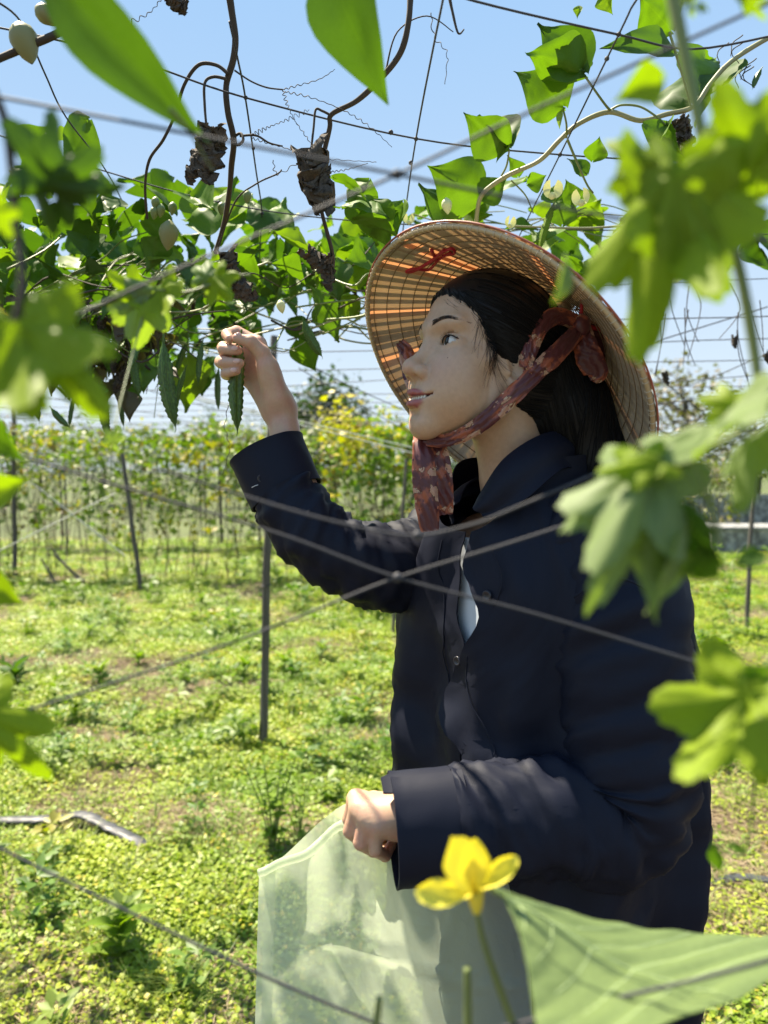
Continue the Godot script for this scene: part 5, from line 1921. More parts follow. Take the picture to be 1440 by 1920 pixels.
func build_vines() -> void:
	# the old dry vine that climbs over the net
	var old := thing("dry_vine", at(430, 200, 0.95), "old brown dried vine with curled tendrils and shrivelled leaves on the net", "vine")
	stalk(old, "stem", [[428, -20, 0.90], [434, 20, 0.91], [441, 70, 0.92], [437, 112, 0.93], [424, 160, 0.94], [427, 210, 0.95], [438, 262, 0.97], [434, 310, 1.0], [430, 360, 1.03], [420, 420, 1.08], [404, 474, 1.12]], 0.0046, 0.0036, mats.dry_stem)
	stalk(old, "stem", [[427, 138, 0.93], [405, 122, 0.93], [372, 122, 0.93], [345, 160, 0.94], [328, 215, 0.96], [306, 262, 0.98], [280, 300, 1.0], [272, 350, 1.02], [276, 410, 1.05]], 0.0024, 0.0018, mats.dry_stem)
	stalk(old, "stem", [[424, 148, 0.93], [400, 144, 0.93], [384, 156, 0.93], [384, 200, 0.93], [388, 246, 0.93]], 0.0021, 0.0015, mats.dry_stem)
	stalk(old, "stem", [[770, -20, 0.92], [766, 40, 0.92], [752, 96, 0.93], [720, 140, 0.94], [670, 188, 0.95], [622, 214, 0.96], [618, 240, 0.97], [604, 306, 0.99], [600, 380, 1.0], [624, 480, 1.02], [618, 520, 1.03]], 0.0042, 0.0026, mats.dry_stem)
	stalk(old, "stem", [[620, 216, 0.96], [604, 208, 0.96], [592, 206, 0.96], [588, 240, 0.96], [583, 284, 0.96]], 0.0018, 0.0014, mats.dry_stem)
	stalk(old, "stem", [[-20, 118, 0.80], [60, 84, 0.80], [110, 62, 0.80], [160, 28, 0.80], [210, -20, 0.80]], 0.0042, 0.0038, mats.dry_stem)
	stalk(old, "stem", [[432, 262, 0.97], [450, 250, 0.965], [456, 262, 0.96], [446, 272, 0.965], [436, 262, 0.97]], 0.0018, 0.0018, mats.dry_stem)
	stalk(old, "stem", [[450, 255, 0.965], [480, 254, 0.96], [505, 268, 0.96], [530, 274, 0.96]], 0.0016, 0.0010, mats.dry_stem)
	stalk(old, "stem", [[440, 132, 0.93], [470, 152, 0.93], [500, 164, 0.93], [530, 168, 0.93]], 0.0012, 0.0009, mats.dry_stem)
	stalk(old, "stem", [[406, 474, 1.1], [440, 380, 1.06], [480, 345, 1.05], [520, 326, 1.05], [528, 318, 1.05]], 0.0014, 0.0010, mats.dry_stem)
	stalk(old, "stem", [[724, 130, 0.94], [745, 60, 0.93], [800, 30, 0.92], [850, 60, 0.92]], 0.0012, 0.0006, mats.dry_stem)
	stalk(old, "stem", [[840, -20, 0.86], [848, 20, 0.86], [859, 62, 0.86], [870, 55, 0.86]], 0.0022, 0.0008, mats.dry_stem)
	for t in [[[[530, 168, 0.93], [560, 160, 0.93], [600, 148, 0.93], [628, 130, 0.93]], 0.0012, 9], [[[534, 172, 0.93], [580, 182, 0.93], [640, 205, 0.93], [690, 235, 0.93], [735, 276, 0.93]], 0.0014, 16],
			[[[472, 255, 0.96], [500, 240, 0.96], [540, 224, 0.96], [580, 206, 0.96]], 0.003, 14], [[[530, 168, 0.93], [540, 200, 0.94], [555, 230, 0.95]], 0.0022, 8],
			[[[470, 258, 0.96], [530, 276, 0.96], [600, 296, 0.96], [706, 304, 0.97]], 0.0016, 18], [[[512, 300, 0.97], [520, 326, 0.98], [560, 306, 0.98], [570, 320, 0.98]], 0.002, 7],
			[[[706, 80, 0.93], [712, 120, 0.93], [716, 140, 0.93]], 0.0022, 6], [[[216, 54, 0.82], [240, 44, 0.82], [280, 24, 0.82], [304, -4, 0.82]], 0.0036, 9], [[[808, 24, 0.88], [815, 70, 0.88], [838, 100, 0.88], [834, 158, 0.88]], 0.0018, 6],
			[[[555, 230, 0.95], [570, 250, 0.95], [582, 268, 0.95]], 0.0012, 4], [[[620, 322, 0.98], [650, 318, 0.98], [690, 306, 0.98]], 0.0012, 8], [[[428, 760, 1.08], [422, 800, 1.08], [430, 840, 1.08], [418, 890, 1.08]], 0.0016, 6]]:
		tendril(old, t[0], t[1], t[2], mats.dry_stem)
	tendril(old, [[216, 54, 0.82], [206, 40, 0.82], [184, 36, 0.82], [172, 40, 0.82]], 0.0003, 3, mats.dry_stem, 0.0012)
	dead_leaf(old, 0, 398, 242, 0.93, 386, 342, 1.15)
	dead_leaf(old, 1, 400, 270, 0.93, 352, 338, 0.9)
	dead_leaf(old, 2, 580, 285, 0.96, 608, 408, 1.05)
	dead_leaf(old, 3, 600, 322, 0.965, 598, 404, 1.0)
	dead_leaf(old, 4, 575, 470, 1.02, 622, 516, 1.0)
	dead_leaf(old, 1, 612, 480, 1.02, 616, 545, 0.8)
	dead_leaf(old, 2, 425, 475, 1.1, 440, 540, 1.1)
	dead_leaf(old, 0, 430, 520, 1.1, 478, 562, 1.2)
	dead_leaf(old, 3, 318, -14, 0.85, 352, 26, 1.3)
	# bean vine with its canopy on the left
	var vine := thing("bean_vine", at(300, 520, 1.6), "thick winged bean vine lying over the net above the raised hand", "vine")
	scatter(vine, 280, Vector3(-1.9, 1.80, -2.5), Vector3(0.02, 2.06, -1.2), 0.060, 0.115, 501, func(p: Vector3, r: RandomNumberGenerator):
		var x := seen_x(p)
		var y := seen_y(p)
		return x > -60 and x < 745 and y > 300 + 0.16 * x - (70 if x < 180 else 0) and y < 640 - (90 if x > 480 else 0) and r.randf() < 1.0)
	# leaves against the hat's edge, and the smaller ones deep in the canopy
	for q in [[700, 380, 0.915, 716, 462, 0.91, 0.5], [742, 400, 0.925, 700, 446, 0.92, -0.3], [668, 372, 0.925, 690, 430, 0.92, 0.2], [755, 380, 0.93, 738, 436, 0.925, 0.6], [690, 340, 0.94, 650, 400, 0.95, 0.3]]:
		leaf(vine, "bean", int(q[0]) % 8, mats.leaf, q[0], q[1], q[2], q[3], q[4], q[5], q[6])
	for q in [[-0.035, 1.752, -0.905, 0.06, 0.006, -0.02], [-0.05, 1.775, -0.93, 0.05, 0.0, 0.045], [-0.06, 1.80, -0.90, 0.05, -0.01, -0.01]]:  # level leaves added beside the brim to keep the sun off her cheek
		var b := Vector3(q[0], q[1], q[2])
		piece("leaf", leaf_meshes.bean[4], mats.leaf, vine, aim(b, b + Vector3(q[3], q[4], q[5]), Vector3(-0.3, 0.9, 0.2)))
	var small := random(503)
	var spots := []
	var tints := []
	while spots.size() < 950:
		var p := Vector3(small.randf_range(-2.1, 0.05), small.randf_range(1.76, 2.04), small.randf_range(-2.9, -1.3))
		var y := seen_y(p)
		var x := seen_x(p)
		if x > 745 or y > 690 - (130 if x > 480 else 0) or y < 390 + 0.1 * x:
			continue
		var d := Vector3(small.randf_range(-1, 1), small.randf_range(-1.1, 0.5), small.randf_range(-1, 1)).normalized()
		spots.append(aim(p, p + d * small.randf_range(0.035, 0.075), Vector3(small.randf_range(-0.6, 0.6), 1.0, small.randf_range(-0.3, 0.6)).cross(d).cross(d) * -1.0))
		var t := small.randf_range(0.6, 1.15)
		tints.append(Color(0.10 * t, 0.185 * t, 0.03))
	for k in 260:                                                  # what hangs below the net by the pods
		var p := at(small.randf_range(-20, 310), small.randf_range(560, 740), small.randf_range(1.3, 1.75))
		if small.randf() < (seen_y(p) - 600.0) / 200.0:
			continue
		var d := Vector3(small.randf_range(-1, 1), small.randf_range(-1.4, 0.2), small.randf_range(-1, 1)).normalized()
		spots.append(aim(p, p + d * small.randf_range(0.03, 0.06), Vector3(0.2, 1.0, 0.3).cross(d).cross(d) * -1.0))
		tints.append(Color(0.10, 0.175, 0.03) if small.randf() < 0.55 else Color(0.10, 0.075, 0.05))
	foliage(vine, "small_leaves", leaf_meshes.bean[1], spots, tints, mats.herb)
	var r := random(77)
	for k in 34:
		var x := r.randf_range(60, 300)
		var y := r.randf_range(540, 640)
		var d := r.randf_range(1.3, 1.6)
		stalk(vine, "stem", [[x, y, d], [x + r.randf_range(-25, 25), y + 50, d], [x + r.randf_range(-40, 40), y + r.randf_range(90, 170), d]], 0.0014, 0.0007, [mats.dry_stem, mats.dry_stem, mats.green_stem][k % 3], 4, 0.2, 5)
	for k in 84:                                                   # the tangle of green and dry stalks under it
		var x := r.randf_range(-40, 640)
		var y := r.randf_range(500, 640)
		var d := r.randf_range(1.25, 1.7)
		var pts := [[x, y, d]]
		for j in 3:
			pts.append([pts[j][0] + r.randf_range(30, 110), pts[j][1] + r.randf_range(-55, 40), d + r.randf_range(-0.12, 0.12)])
		stalk(vine, "stem", pts, r.randf_range(0.0012, 0.0030), 0.0010, [mats.green_stem, mats.pale_stem, mats.dry_stem, mats.green_stem][k % 4], 5, 0.1, 5)
	for k in 20:
		var x := r.randf_range(110, 290)
		var y := r.randf_range(560, 700)
		dead_leaf(vine, k, x, y, r.randf_range(1.35, 1.6), x + r.randf_range(-30, 30), y + r.randf_range(25, 70), r.randf_range(0.7, 1.3))
	for k in 18:
		var x := r.randf_range(60, 720)
		var y := r.randf_range(560, 690) - (60 if x > 480 else 0)
		dead_leaf(vine, k + 2, x, y, r.randf_range(1.3, 1.7), x + r.randf_range(-12, 12), y + r.randf_range(8, 28), r.randf_range(0.7, 1.4))
	for p in [[306, 640, 1.12, 330, 800, 1.12, 1.15, 0.3], [280, 600, 1.18, 240, 700, 1.16, 1.3, 0.9], [190, 720, 1.35, 204, 820, 1.35, 1.1, 0.2], [95, 765, 1.3, 130, 800, 1.3, 1.6, 0.4], [149, 560, 1.35, 148, 640, 1.35, 1.3, 0.0], [125, 610, 1.4, 127, 650, 1.4, 1.6, 0.6],
			[568, 600, 1.2, 604, 668, 1.2, 1.6, 0.3], [348, 690, 1.3, 330, 760, 1.3, 1.0, 0.5], [410, 690, 1.5, 410, 768, 1.5, 0.9, 0.2], [352, 640, 1.4, 330, 700, 1.4, 1.0, 0.2], [140, 740, 1.4, 130, 800, 1.4, 1.2, 1.0], [690, 480, 1.7, 700, 540, 1.7, 1.0, 0.1], [248, 640, 1.3, 262, 745, 1.3, 1.1, 0.5], [60, 700, 1.35, 74, 790, 1.35, 1.1, 0.2], [380, 640, 1.25, 372, 720, 1.25, 1.1, 0.7], [170, 660, 1.3, 160, 760, 1.3, 1.0, 0.1], [225, 720, 1.4, 232, 800, 1.4, 1.1, 0.8]]:
		pod(vine, p[0], p[1], p[2], p[3], p[4], p[5], p[6], p[7])
	for k in 9:
		leaf(vine, "bean", k, [mats.leaf, mats.leaf_light, mats.leaf_dark][k % 3], [600, 640, 545, 620, 350, 372, 560, 660, 690][k], [570, 560, 600, 480, 670, 700, 640, 400, 420][k], 1.4 + 0.04 * k, [640, 680, 575, 690, 372, 380, 590, 700, 735][k], [640, 600, 640, 470, 770, 745, 700, 470, 480][k], 1.42 + 0.04 * k, 0.4 * (k % 4 - 1.5))
	bud(vine, 314, 470, 1.2, 318, 412, mats.bud)
	bud(vine, 530, 588, 1.1, 524, 562, mats.petal)
	bud(vine, 60, 120, 0.8, 34, 40, mats.bud)
	bud(vine, 40, 92, 0.8, 34, 40, mats.bud)
	bud(vine, 112, 46, 0.8, 66, 12, mats.bud)
	for q in [[290, 378], [300, 392], [322, 388], [288, 396], [414, 388], [462, 366]]:
		bud(vine, q[0], q[1] + 16, 1.2, q[0] + 3, q[1] - 10, mats.green_stem)
	# the pod in her hand
	var held := thing("winged_bean_pod", at(450, 640, 1.022), "ripe green winged bean pod gripped in the raised hand", "bean pod")
	pod(held, 450, 632, 1.022, 446, 808, 1.022, 1.05, 0.35)
	# young vine on the right
	var young := thing("bean_vine", at(1050, 260, 1.0), "young winged bean vine curving over the hat with white flowers", "vine")
	stalk(young, "stem", [[893, 430, 1.14], [895, 395, 1.12], [906, 362, 1.1], [950, 330, 1.08], [1010, 302, 1.05], [1050, 262, 1.03], [1085, 232, 1.02], [1142, 210, 1.01], [1200, 226, 1.0], [1250, 214, 1.0], [1300, 200, 1.0], [1330, 160, 1.0], [1360, 125, 1.0], [1400, 95, 1.0], [1460, 60, 1.0]], 0.0034, 0.0034, mats.pale_stem, 9)
	stalk(young, "stem", [[1145, 208, 1.01], [1130, 190, 0.99], [1092, 136, 0.97]], 0.0019, 0.0014, mats.green_stem)
	stalk(young, "stem", [[1145, 206, 1.01], [1165, 197, 1.0], [1200, 200, 0.99], [1230, 218, 0.98], [1248, 234, 0.98]], 0.0017, 0.0013, mats.green_stem)
	stalk(young, "stem", [[1062, 258, 1.03], [1062, 232, 1.01], [1055, 202, 1.0]], 0.0017, 0.0013, mats.green_stem)
	stalk(young, "stem", [[1064, 262, 1.03], [1080, 300, 1.04], [1100, 345, 1.06], [1112, 362, 1.07]], 0.0019, 0.0014, mats.green_stem)
	stalk(young, "stem", [[1255, 60, 0.95], [1270, 110, 0.96], [1285, 160, 0.98], [1296, 202, 1.0]], 0.0017, 0.0015, mats.green_stem)
	stalk(young, "stem", [[940, 330, 1.08], [950, 310, 1.07], [955, 280, 1.05]], 0.0015, 0.0012, mats.green_stem)
	stalk(young, "stem", [[958, 338, 1.08], [985, 366, 1.09], [1000, 400, 1.1]], 0.0012, 0.0010, mats.green_stem)
	stalk(young, "stem", [[1260, 440, 1.3], [1180, 425, 1.3], [1090, 428, 1.28], [960, 424, 1.25]], 0.0024, 0.0018, mats.pale_stem)
	for q in [
		["bean", 0, 1092, 134, 0.97, 1012, 38, 0.95, 0.5, 0.95, "leaf_dark"], ["bean", 2, 1092, 136, 0.97, 980, 90, 0.93, -0.3, 0.75, "leaf"], ["bean", 4, 1056, 198, 1.0, 980, 128, 0.97, 0.3, 1.05, "leaf"], ["slim", 1, 1092, 136, 0.97, 1104, 90, 0.98, 0.2, 1.0, "pale_leaf"], ["slim", 2, 1052, 205, 1.0, 1046, 236, 1.0, 0.4, 0.8, "pale_leaf"],
		["bean", 5, 950, 275, 1.05, 868, 214, 1.03, -0.3, 1.0, "leaf"], ["bean", 1, 952, 272, 1.05, 893, 192, 1.08, 0.9, 0.7, "leaf_dark"], ["bean", 3, 952, 272, 1.05, 930, 300, 1.05, 0.4, 0.7, "leaf"],
		["bean", 6, 900, 372, 1.12, 812, 310, 1.08, 0.2, 1.15, "leaf"], ["bean", 0, 905, 372, 1.12, 950, 330, 1.1, -0.3, 1.1, "leaf"], ["bean", 2, 850, 390, 1.14, 782, 352, 1.14, 0.7, 0.9, "leaf_dark"],
		["bean", 7, 1112, 300, 1.06, 1124, 254, 1.04, 0.1, 1.2, "leaf"], ["bean", 4, 1100, 325, 1.06, 1074, 290, 1.05, 0.7, 0.9, "leaf_dark"], ["bean", 1, 970, 330, 1.1, 958, 292, 1.08, 0.5, 1.0, "leaf"], ["bean", 3, 990, 345, 1.1, 1025, 330, 1.09, 0.2, 1.2, "leaf"], ["bean", 5, 1075, 388, 1.16, 1062, 335, 1.15, 0.3, 0.9, "leaf"], ["bean", 0, 1055, 420, 1.18, 1058, 356, 1.16, -0.3, 1.0, "leaf"],
		["bean", 2, 1258, 55, 0.95, 1196, -10, 0.93, 0.1, 1.1, "leaf"], ["bean", 4, 1300, 190, 1.02, 1330, 70, 1.06, -0.5, 1.05, "leaf_dark"], ["bean", 6, 1310, 175, 1.02, 1390, 90, 1.08, 0.5, 0.8, "leaf"], ["slim", 0, 1265, 100, 0.96, 1160, 66, 0.85, 0.8, 0.5, "leaf_dark"],
		["bean", 1, 1250, 235, 0.98, 1275, 320, 0.98, 0.9, 0.9, "leaf_dark"], ["bean", 7, 1252, 235, 0.98, 1225, 300, 0.96, 0.6, 0.7, "leaf"], ["bean", 5, 1085, 12, 0.9, 1082, 34, 0.9, 0.2, 0.9, "leaf_light"], ["bean", 3, 1130, -8, 0.9, 1146, 26, 0.9, 0.2, 1.0, "leaf_light"]]:
		leaf(young, q[0], q[1], mats[q[10]], q[2], q[3], q[4], q[5], q[6], q[7], q[8], q[9])
	scatter(young, 95, Vector3(0.03, 1.83, -3.0), Vector3(1.7, 2.02, -1.35), 0.055, 0.10, 502, func(p: Vector3, rr: RandomNumberGenerator):
		var x := seen_x(p)
		var y := seen_y(p)
		return x > 745 and x < 1500 and y > 345 + 0.08 * absf(x - 950) and y < 520 and rr.randf() < (1.0 if x < 1120 else 0.30))
	bean_flower(young, 1035, 358, 1.06, 0.013, 0.3)
	bean_flower(young, 1091, 372, 1.05, 0.012, -0.4)
	bean_flower(young, 766, 412, 1.3, 0.009, 0.2)
	bean_flower(young, 955, 418, 1.15, 0.009, 0.6)
	bud(young, 840, 402, 1.1, 836, 370, mats.petal)
	pod(young, 1040, 378, 1.08, 1012, 470, 1.08, 0.9, 0.3, mats.leaf_light)
	pod(young, 1428, 128, 0.98, 1412, 166, 0.98, 1.6, 0.3)
	dead_leaf(young, 1, 1272, 225, 1.0, 1290, 290, 1.1)
	dead_leaf(young, 4, 1282, 260, 1.0, 1276, 328, 0.6)
	for k in 7:
		var x := r.randf_range(1320, 1420)
		var y := r.randf_range(60, 150)
		tendril(young, [[x, y, 1.0], [x - 20, y + 18, 1.0], [x - 30 + 40 * r.randf(), y + 40, 1.0]], 0.0012, 2, mats.dry_stem, 0.0008)
	for k in 14:
		var x := r.randf_range(760, 1100)
		var y := r.randf_range(400, 440)
		stalk(young, "stem", [[x, y, 1.4], [x + 60, y + r.randf_range(-30, 15), 1.45], [x + 140, y + r.randf_range(-20, 30), 1.5]], 0.0015, 0.001, [mats.green_stem, mats.pale_stem][k % 2], 5, 0.1, 4)
	for k in 12:                                                   # dry stalks hanging from the net on the right
		var x := r.randf_range(1235, 1440)
		var y := r.randf_range(520, 620)
		stalk(young, "stem", [[x, y, 2.0], [x + r.randf_range(-12, 22), y + 50, 2.0], [x + r.randf_range(-20, 40), y + r.randf_range(90, 150), 2.0]], 0.0016, 0.001, mats.dry_stem, 4, 0.2, 5)
		if k % 4 == 0:
			dead_leaf(young, k, x + 10, y + 100, 2.0, x + 14 + r.randf_range(-8, 8), y + 122, 1.0)
	pod(young, 1242, 556, 0.95, 1236, 606, 0.95, 3.2, 0.5, mats.leaf)

func gourd_flower(parent: Node3D) -> void:
	# five rumpled yellow petals on a pale tube, seen from the side
	var c := at(890, 1672, 0.37)
	var n := 0
	for p in [[852, 1566, 0.355, 0.26], [892, 1572, 0.362, 0.23], [972, 1606, 0.365, 0.17], [776, 1676, 0.355, 0.18], [915, 1640, 0.385, 0.3]]:
		var tip := at(p[0], p[1], p[2])
		var s := Shape.new()
		var rows := []
		var y := tip - c
		var f := to_cam(c)
		var x: Vector3 = y.cross(f).normalized() * y.length() * p[3]
		var z: Vector3 = x.cross(y).normalized() * y.length()
		for k in 11:
			var t := k / 10.0
			var w := pick([0.10, 0.22, 0.55, 0.85, 1.0, 0.95, 0.55], t)
			var row := PackedVector3Array()
			for j in 9:
				var u := j / 4.0 - 1.0
				row.append(c + y * (t - 0.05 * absf(u) * t) + x * u * w + z * (0.10 * u * u + 0.25 * t * (1 - t) + 0.08 * noise.get_noise_3d(u * 70.0, t * 90.0, n * 50.0)))
			rows.append(row)
		sheet(s, rows)
		part("petal", s, mats.yellow, parent, parent.position)
		n += 1
	stalk(parent, "flower_tube", [[888, 1668, 0.37], [892, 1688, 0.37], [894, 1712, 0.37]], 0.0058, 0.0020, mats.yellow, 10, 0.1)
	stalk(parent, "stem", [[893, 1705, 0.37], [905, 1760, 0.37], [928, 1830, 0.37], [965, 1930, 0.37]], 0.0013, 0.0020, mats.green_stem, 8)

func build_close_plants() -> void:
	# gourd vine close to the lens on the right
	var right := thing("gourd_vine", at(1350, 400, 0.3), "lobed gourd leaves on a thick stem close in front of the hat", "vine")
	stalk(right, "stem", [[1255, -40, 0.30], [1280, 80, 0.30], [1318, 260, 0.30], [1355, 390, 0.30], [1388, 510, 0.30], [1412, 640, 0.30], [1425, 740, 0.30]], 0.0026, 0.0020, mats.green_stem, 9)
	for q in [
		["lobed", 0, 1262, 330, 0.27, 1190, 620, 0.26, 0.15, 0.62], ["lobed", 1, 1270, 335, 0.28, 1310, 600, 0.27, -0.3, 0.62], ["lobed", 2, 1262, 335, 0.275, 1170, 240, 0.27, 0.4, 0.75],
		["lobed", 3, 1420, 300, 0.27, 1350, 150, 0.26, 0.3, 1.0], ["lobed", 4, 1400, 330, 0.27, 1500, 420, 0.28, 0.2, 1.0], ["lobed", 1, 1440, 200, 0.28, 1460, 330, 0.27, 0.5, 1.0],
		["bean", 1, 1240, 150, 0.30, 1158, 182, 0.30, 0.2, 0.95], ["slim", 1, 1040, 560, 0.3, 1085, 470, 0.31, 0.7, 0.7]]:
		leaf(right, q[0], q[1], mats.gourd_leaf if q[0] != "slim" else mats.pale_leaf, q[2], q[3], q[4], q[5], q[6], q[7], q[8], q[9])
	stalk(right, "stem", [[1318, 260, 0.30], [1290, 300, 0.29], [1264, 332, 0.275]], 0.0011, 0.0009, mats.green_stem)
	stalk(right, "stem", [[1330, 300, 0.30], [1375, 310, 0.285], [1420, 302, 0.27]], 0.0011, 0.0009, mats.green_stem)
	for k in 3:
		leaf(right, "lobed", k, mats.gourd_leaf, [1290, 1310, 1390][k], [4, 10, -10][k], 0.3, [1300, 1330, 1420][k], [-60, 20, 40][k], 0.3, 0.3, 0.5)
	var low := thing("gourd_vine", at(1330, 1000, 0.28), "pale drooping gourd leaves close in front of the near shoulder", "vine")
	stalk(low, "stem", [[1480, 700, 0.30], [1400, 800, 0.29], [1290, 860, 0.285], [1240, 880, 0.28]], 0.0018, 0.0014, mats.green_stem)
	stalk(low, "stem", [[1290, 860, 0.285], [1330, 940, 0.285], [1350, 1020, 0.285]], 0.0014, 0.0012, mats.green_stem)
	for q in [["lobed", 0, 1225, 865, 0.285, 1138, 985, 0.250, 0.25, 0.70, "pale_leaf", 0.0], ["lobed", 2, 1228, 880, 0.287, 1188, 1010, 0.250, -0.2, 0.62, "pale_leaf", 0.0], ["lobed", 3, 1230, 860, 0.275, 1120, 900, 0.28, 0.6, 0.7, "gourd_leaf", 0.3], ["lobed", 1, 1335, 800, 0.285, 1370, 872, 0.255, 0.1, 1.25, "pale_leaf", 0.0], ["lobed", 5, 1420, 810, 0.285, 1468, 880, 0.255, 0.3, 1.1, "pale_leaf", 0.0], ["bean", 4, 1255, 950, 0.285, 1330, 1090, 0.28, 0.7, 0.8, "leaf_dark", 0.0], ["bean", 2, 1290, 900, 0.285, 1250, 880, 0.29, 0.2, 1.5, "gourd_leaf", 0.0], ["bean", 5, 1260, 960, 0.29, 1230, 1090, 0.28, 0.5, 0.9, "pale_leaf", 0.0], ["bean", 3, 1300, 1080, 0.29, 1340, 1000, 0.28, 0.3, 0.7, "leaf", 0.0], ["bean", 0, 1430, 1040, 0.29, 1370, 1060, 0.29, 0.3, 0.7, "leaf_dark", 0.0], ["lobed", 4, 1380, 760, 0.29, 1330, 740, 0.29, 0.3, 1.1, "gourd_leaf", 0.0]]:
		leaf(low, q[0], q[1], mats[q[10]], q[2], q[3], q[4], q[5], q[6], q[7], q[8], q[9], q[11])
	leaf(low, "bean", 3, mats.pale_leaf, 1285, 1000, 0.28, 1200, 1145, 0.275, 0.9, 0.8)
	leaf(low, "bean", 6, mats.pale_leaf, 1290, 1000, 0.285, 1240, 1150, 0.275, -0.6, 0.6)
	var corner := thing("gourd_vine", at(1400, 1350, 0.3), "bright gourd leaf close in front of the near elbow", "vine")
	stalk(corner, "stem", [[1480, 1180, 0.30], [1430, 1260, 0.30], [1385, 1300, 0.295]], 0.0014, 0.0012, mats.green_stem)
	for q in [["lobed", 1, 1400, 1300, 0.285, 1290, 1490, 0.275, 0.3, 0.8, "gourd_leaf"], ["lobed", 3, 1395, 1305, 0.29, 1440, 1480, 0.28, -0.2, 0.7, "gourd_leaf"], ["bean", 2, 1390, 1290, 0.295, 1440, 1240, 0.29, 0.5, 1.0, "leaf"], ["bean", 6, 1380, 1300, 0.295, 1290, 1330, 0.29, 0.7, 0.6, "leaf_dark"], ["slim", 1, 1338, 1582, 0.4, 1346, 1640, 0.4, 0.3, 1.0, "leaf"], ["slim", 2, 1395, 1598, 0.4, 1368, 1582, 0.4, 0.3, 1.0, "leaf"]]:
		leaf(corner, q[0], q[1], mats[q[10]], q[2], q[3], q[4], q[5], q[6], q[7], q[8], q[9])
	stalk(corner, "stem", [[1430, 1260, 0.30], [1420, 1420, 0.36], [1395, 1598, 0.40], [1338, 1582, 0.4]], 0.0008, 0.0006, mats.green_stem)
	# leaves close to the lens on the left
	var left := thing("gourd_vine", at(60, 500, 0.3), "dark and backlit gourd leaves close to the lens beside the canopy", "vine")
	stalk(left, "stem", [[-40, 120, 0.30], [10, 230, 0.30], [30, 420, 0.29], [40, 560, 0.28], [-20, 760, 0.28]], 0.0018, 0.0016, mats.dry_stem)
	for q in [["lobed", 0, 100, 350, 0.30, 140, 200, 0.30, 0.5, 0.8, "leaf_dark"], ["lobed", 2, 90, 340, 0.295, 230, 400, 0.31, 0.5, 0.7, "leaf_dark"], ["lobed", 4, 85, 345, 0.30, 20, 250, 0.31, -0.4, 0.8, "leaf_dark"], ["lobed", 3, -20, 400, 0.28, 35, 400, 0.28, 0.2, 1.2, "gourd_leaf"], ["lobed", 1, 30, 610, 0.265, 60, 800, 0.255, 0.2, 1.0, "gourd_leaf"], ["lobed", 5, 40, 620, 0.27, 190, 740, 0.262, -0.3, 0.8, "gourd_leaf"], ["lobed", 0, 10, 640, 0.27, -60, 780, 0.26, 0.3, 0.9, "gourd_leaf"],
			["bean", 3, -30, 780, 0.4, 38, 870, 0.4, 0.4, 0.7, "leaf"], ["bean", 1, -30, 920, 0.4, 46, 902, 0.4, 0.2, 1.0, "gourd_leaf"], ["bean", 5, -50, 1080, 0.4, 46, 1136, 0.4, 0.2, 0.8, "gourd_leaf"], ["lobed", 2, -40, 1330, 0.36, 40, 1470, 0.35, 0.4, 0.6, "gourd_leaf"], ["bean", 2, -40, 1640, 0.4, 14, 1650, 0.4, 0.2, 0.8, "gourd_leaf"]]:
		leaf(left, q[0], q[1], mats[q[10]], q[2], q[3], q[4], q[5], q[6], q[7], q[8], q[9])
	stalk(left, "stem", [[-40, 760, 0.30], [-30, 1000, 0.36], [-40, 1340, 0.38], [-40, 1640, 0.40]], 0.0012, 0.0012, mats.green_stem)
	var topl := thing("hanging_leaf", at(90, -20, 0.36), "long narrow leaf drooping across the sky close to the lens", "leaf")
	leaf(topl, "slim", 1, mats.leaf_dark, 70, -70, 0.36, 345, 238, 0.36, 0.15, 0.62)
	stalk(topl, "stem", [[320, 205, 0.35], [350, 240, 0.36], [400, 320, 0.38]], 0.0012, 0.0003, mats.green_stem)
	var topm := thing("hanging_leaf", at(600, -60, 0.5), "broad pointed leaf hanging down against the blue sky", "leaf")
	leaf(topm, "slim", 2, mats.leaf_dark, 606, -90, 0.5, 692, 162, 0.5, 0.25, 1.0)
	var blur := thing("gourd_vine", at(350, 530, 0.5), "small young gourd leaves on a cord in front of the canopy", "vine")
	stalk(blur, "stem", [[160, 580, 0.5], [280, 545, 0.5], [350, 548, 0.5], [430, 520, 0.5], [470, 515, 0.5]], 0.0012, 0.0008, mats.green_stem)
	for q in [["lobed", 0, 270, 545, 0.5, 240, 620, 0.49, 0.2], ["lobed", 1, 300, 540, 0.5, 330, 600, 0.49, 0.3], ["lobed", 2, 390, 520, 0.5, 350, 490, 0.5, 0.1], ["lobed", 3, 400, 520, 0.5, 430, 560, 0.49, 0.2], ["lobed", 1, 260, 550, 0.5, 205, 520, 0.5, 0.4], ["lobed", 4, 290, 550, 0.5, 290, 640, 0.5, -0.4], ["lobed", 0, 210, 830, 0.42, 225, 800, 0.42, 0.3]]:
		leaf(blur, q[0], q[1], mats.pale_leaf if q[1] % 2 == 0 else mats.gourd_leaf, q[2], q[3], q[4], q[5], q[6], q[7], q[8], 0.9)
	stalk(blur, "stem", [[280, 545, 0.5], [250, 660, 0.48], [222, 770, 0.44], [212, 830, 0.42]], 0.0006, 0.0005, mats.green_stem)
	# below: the flower and the big leaf
	var flower := thing("gourd_flower", at(893, 1705, 0.37), "yellow gourd flower on a thin stem in front of the bag", "flower")
	gourd_flower(flower)
	for q in [[[712, 1870], [700, 1960]], [[876, 1815], [878, 1960]]]:
		stalk(flower, "stem", [[q[0][0], q[0][1], 0.37], [(q[0][0] + q[1][0]) * 0.5, (q[0][1] + q[1][1]) * 0.5, 0.37], [q[1][0], q[1][1], 0.37]], 0.0018, 0.0022, mats.green_stem, 8)
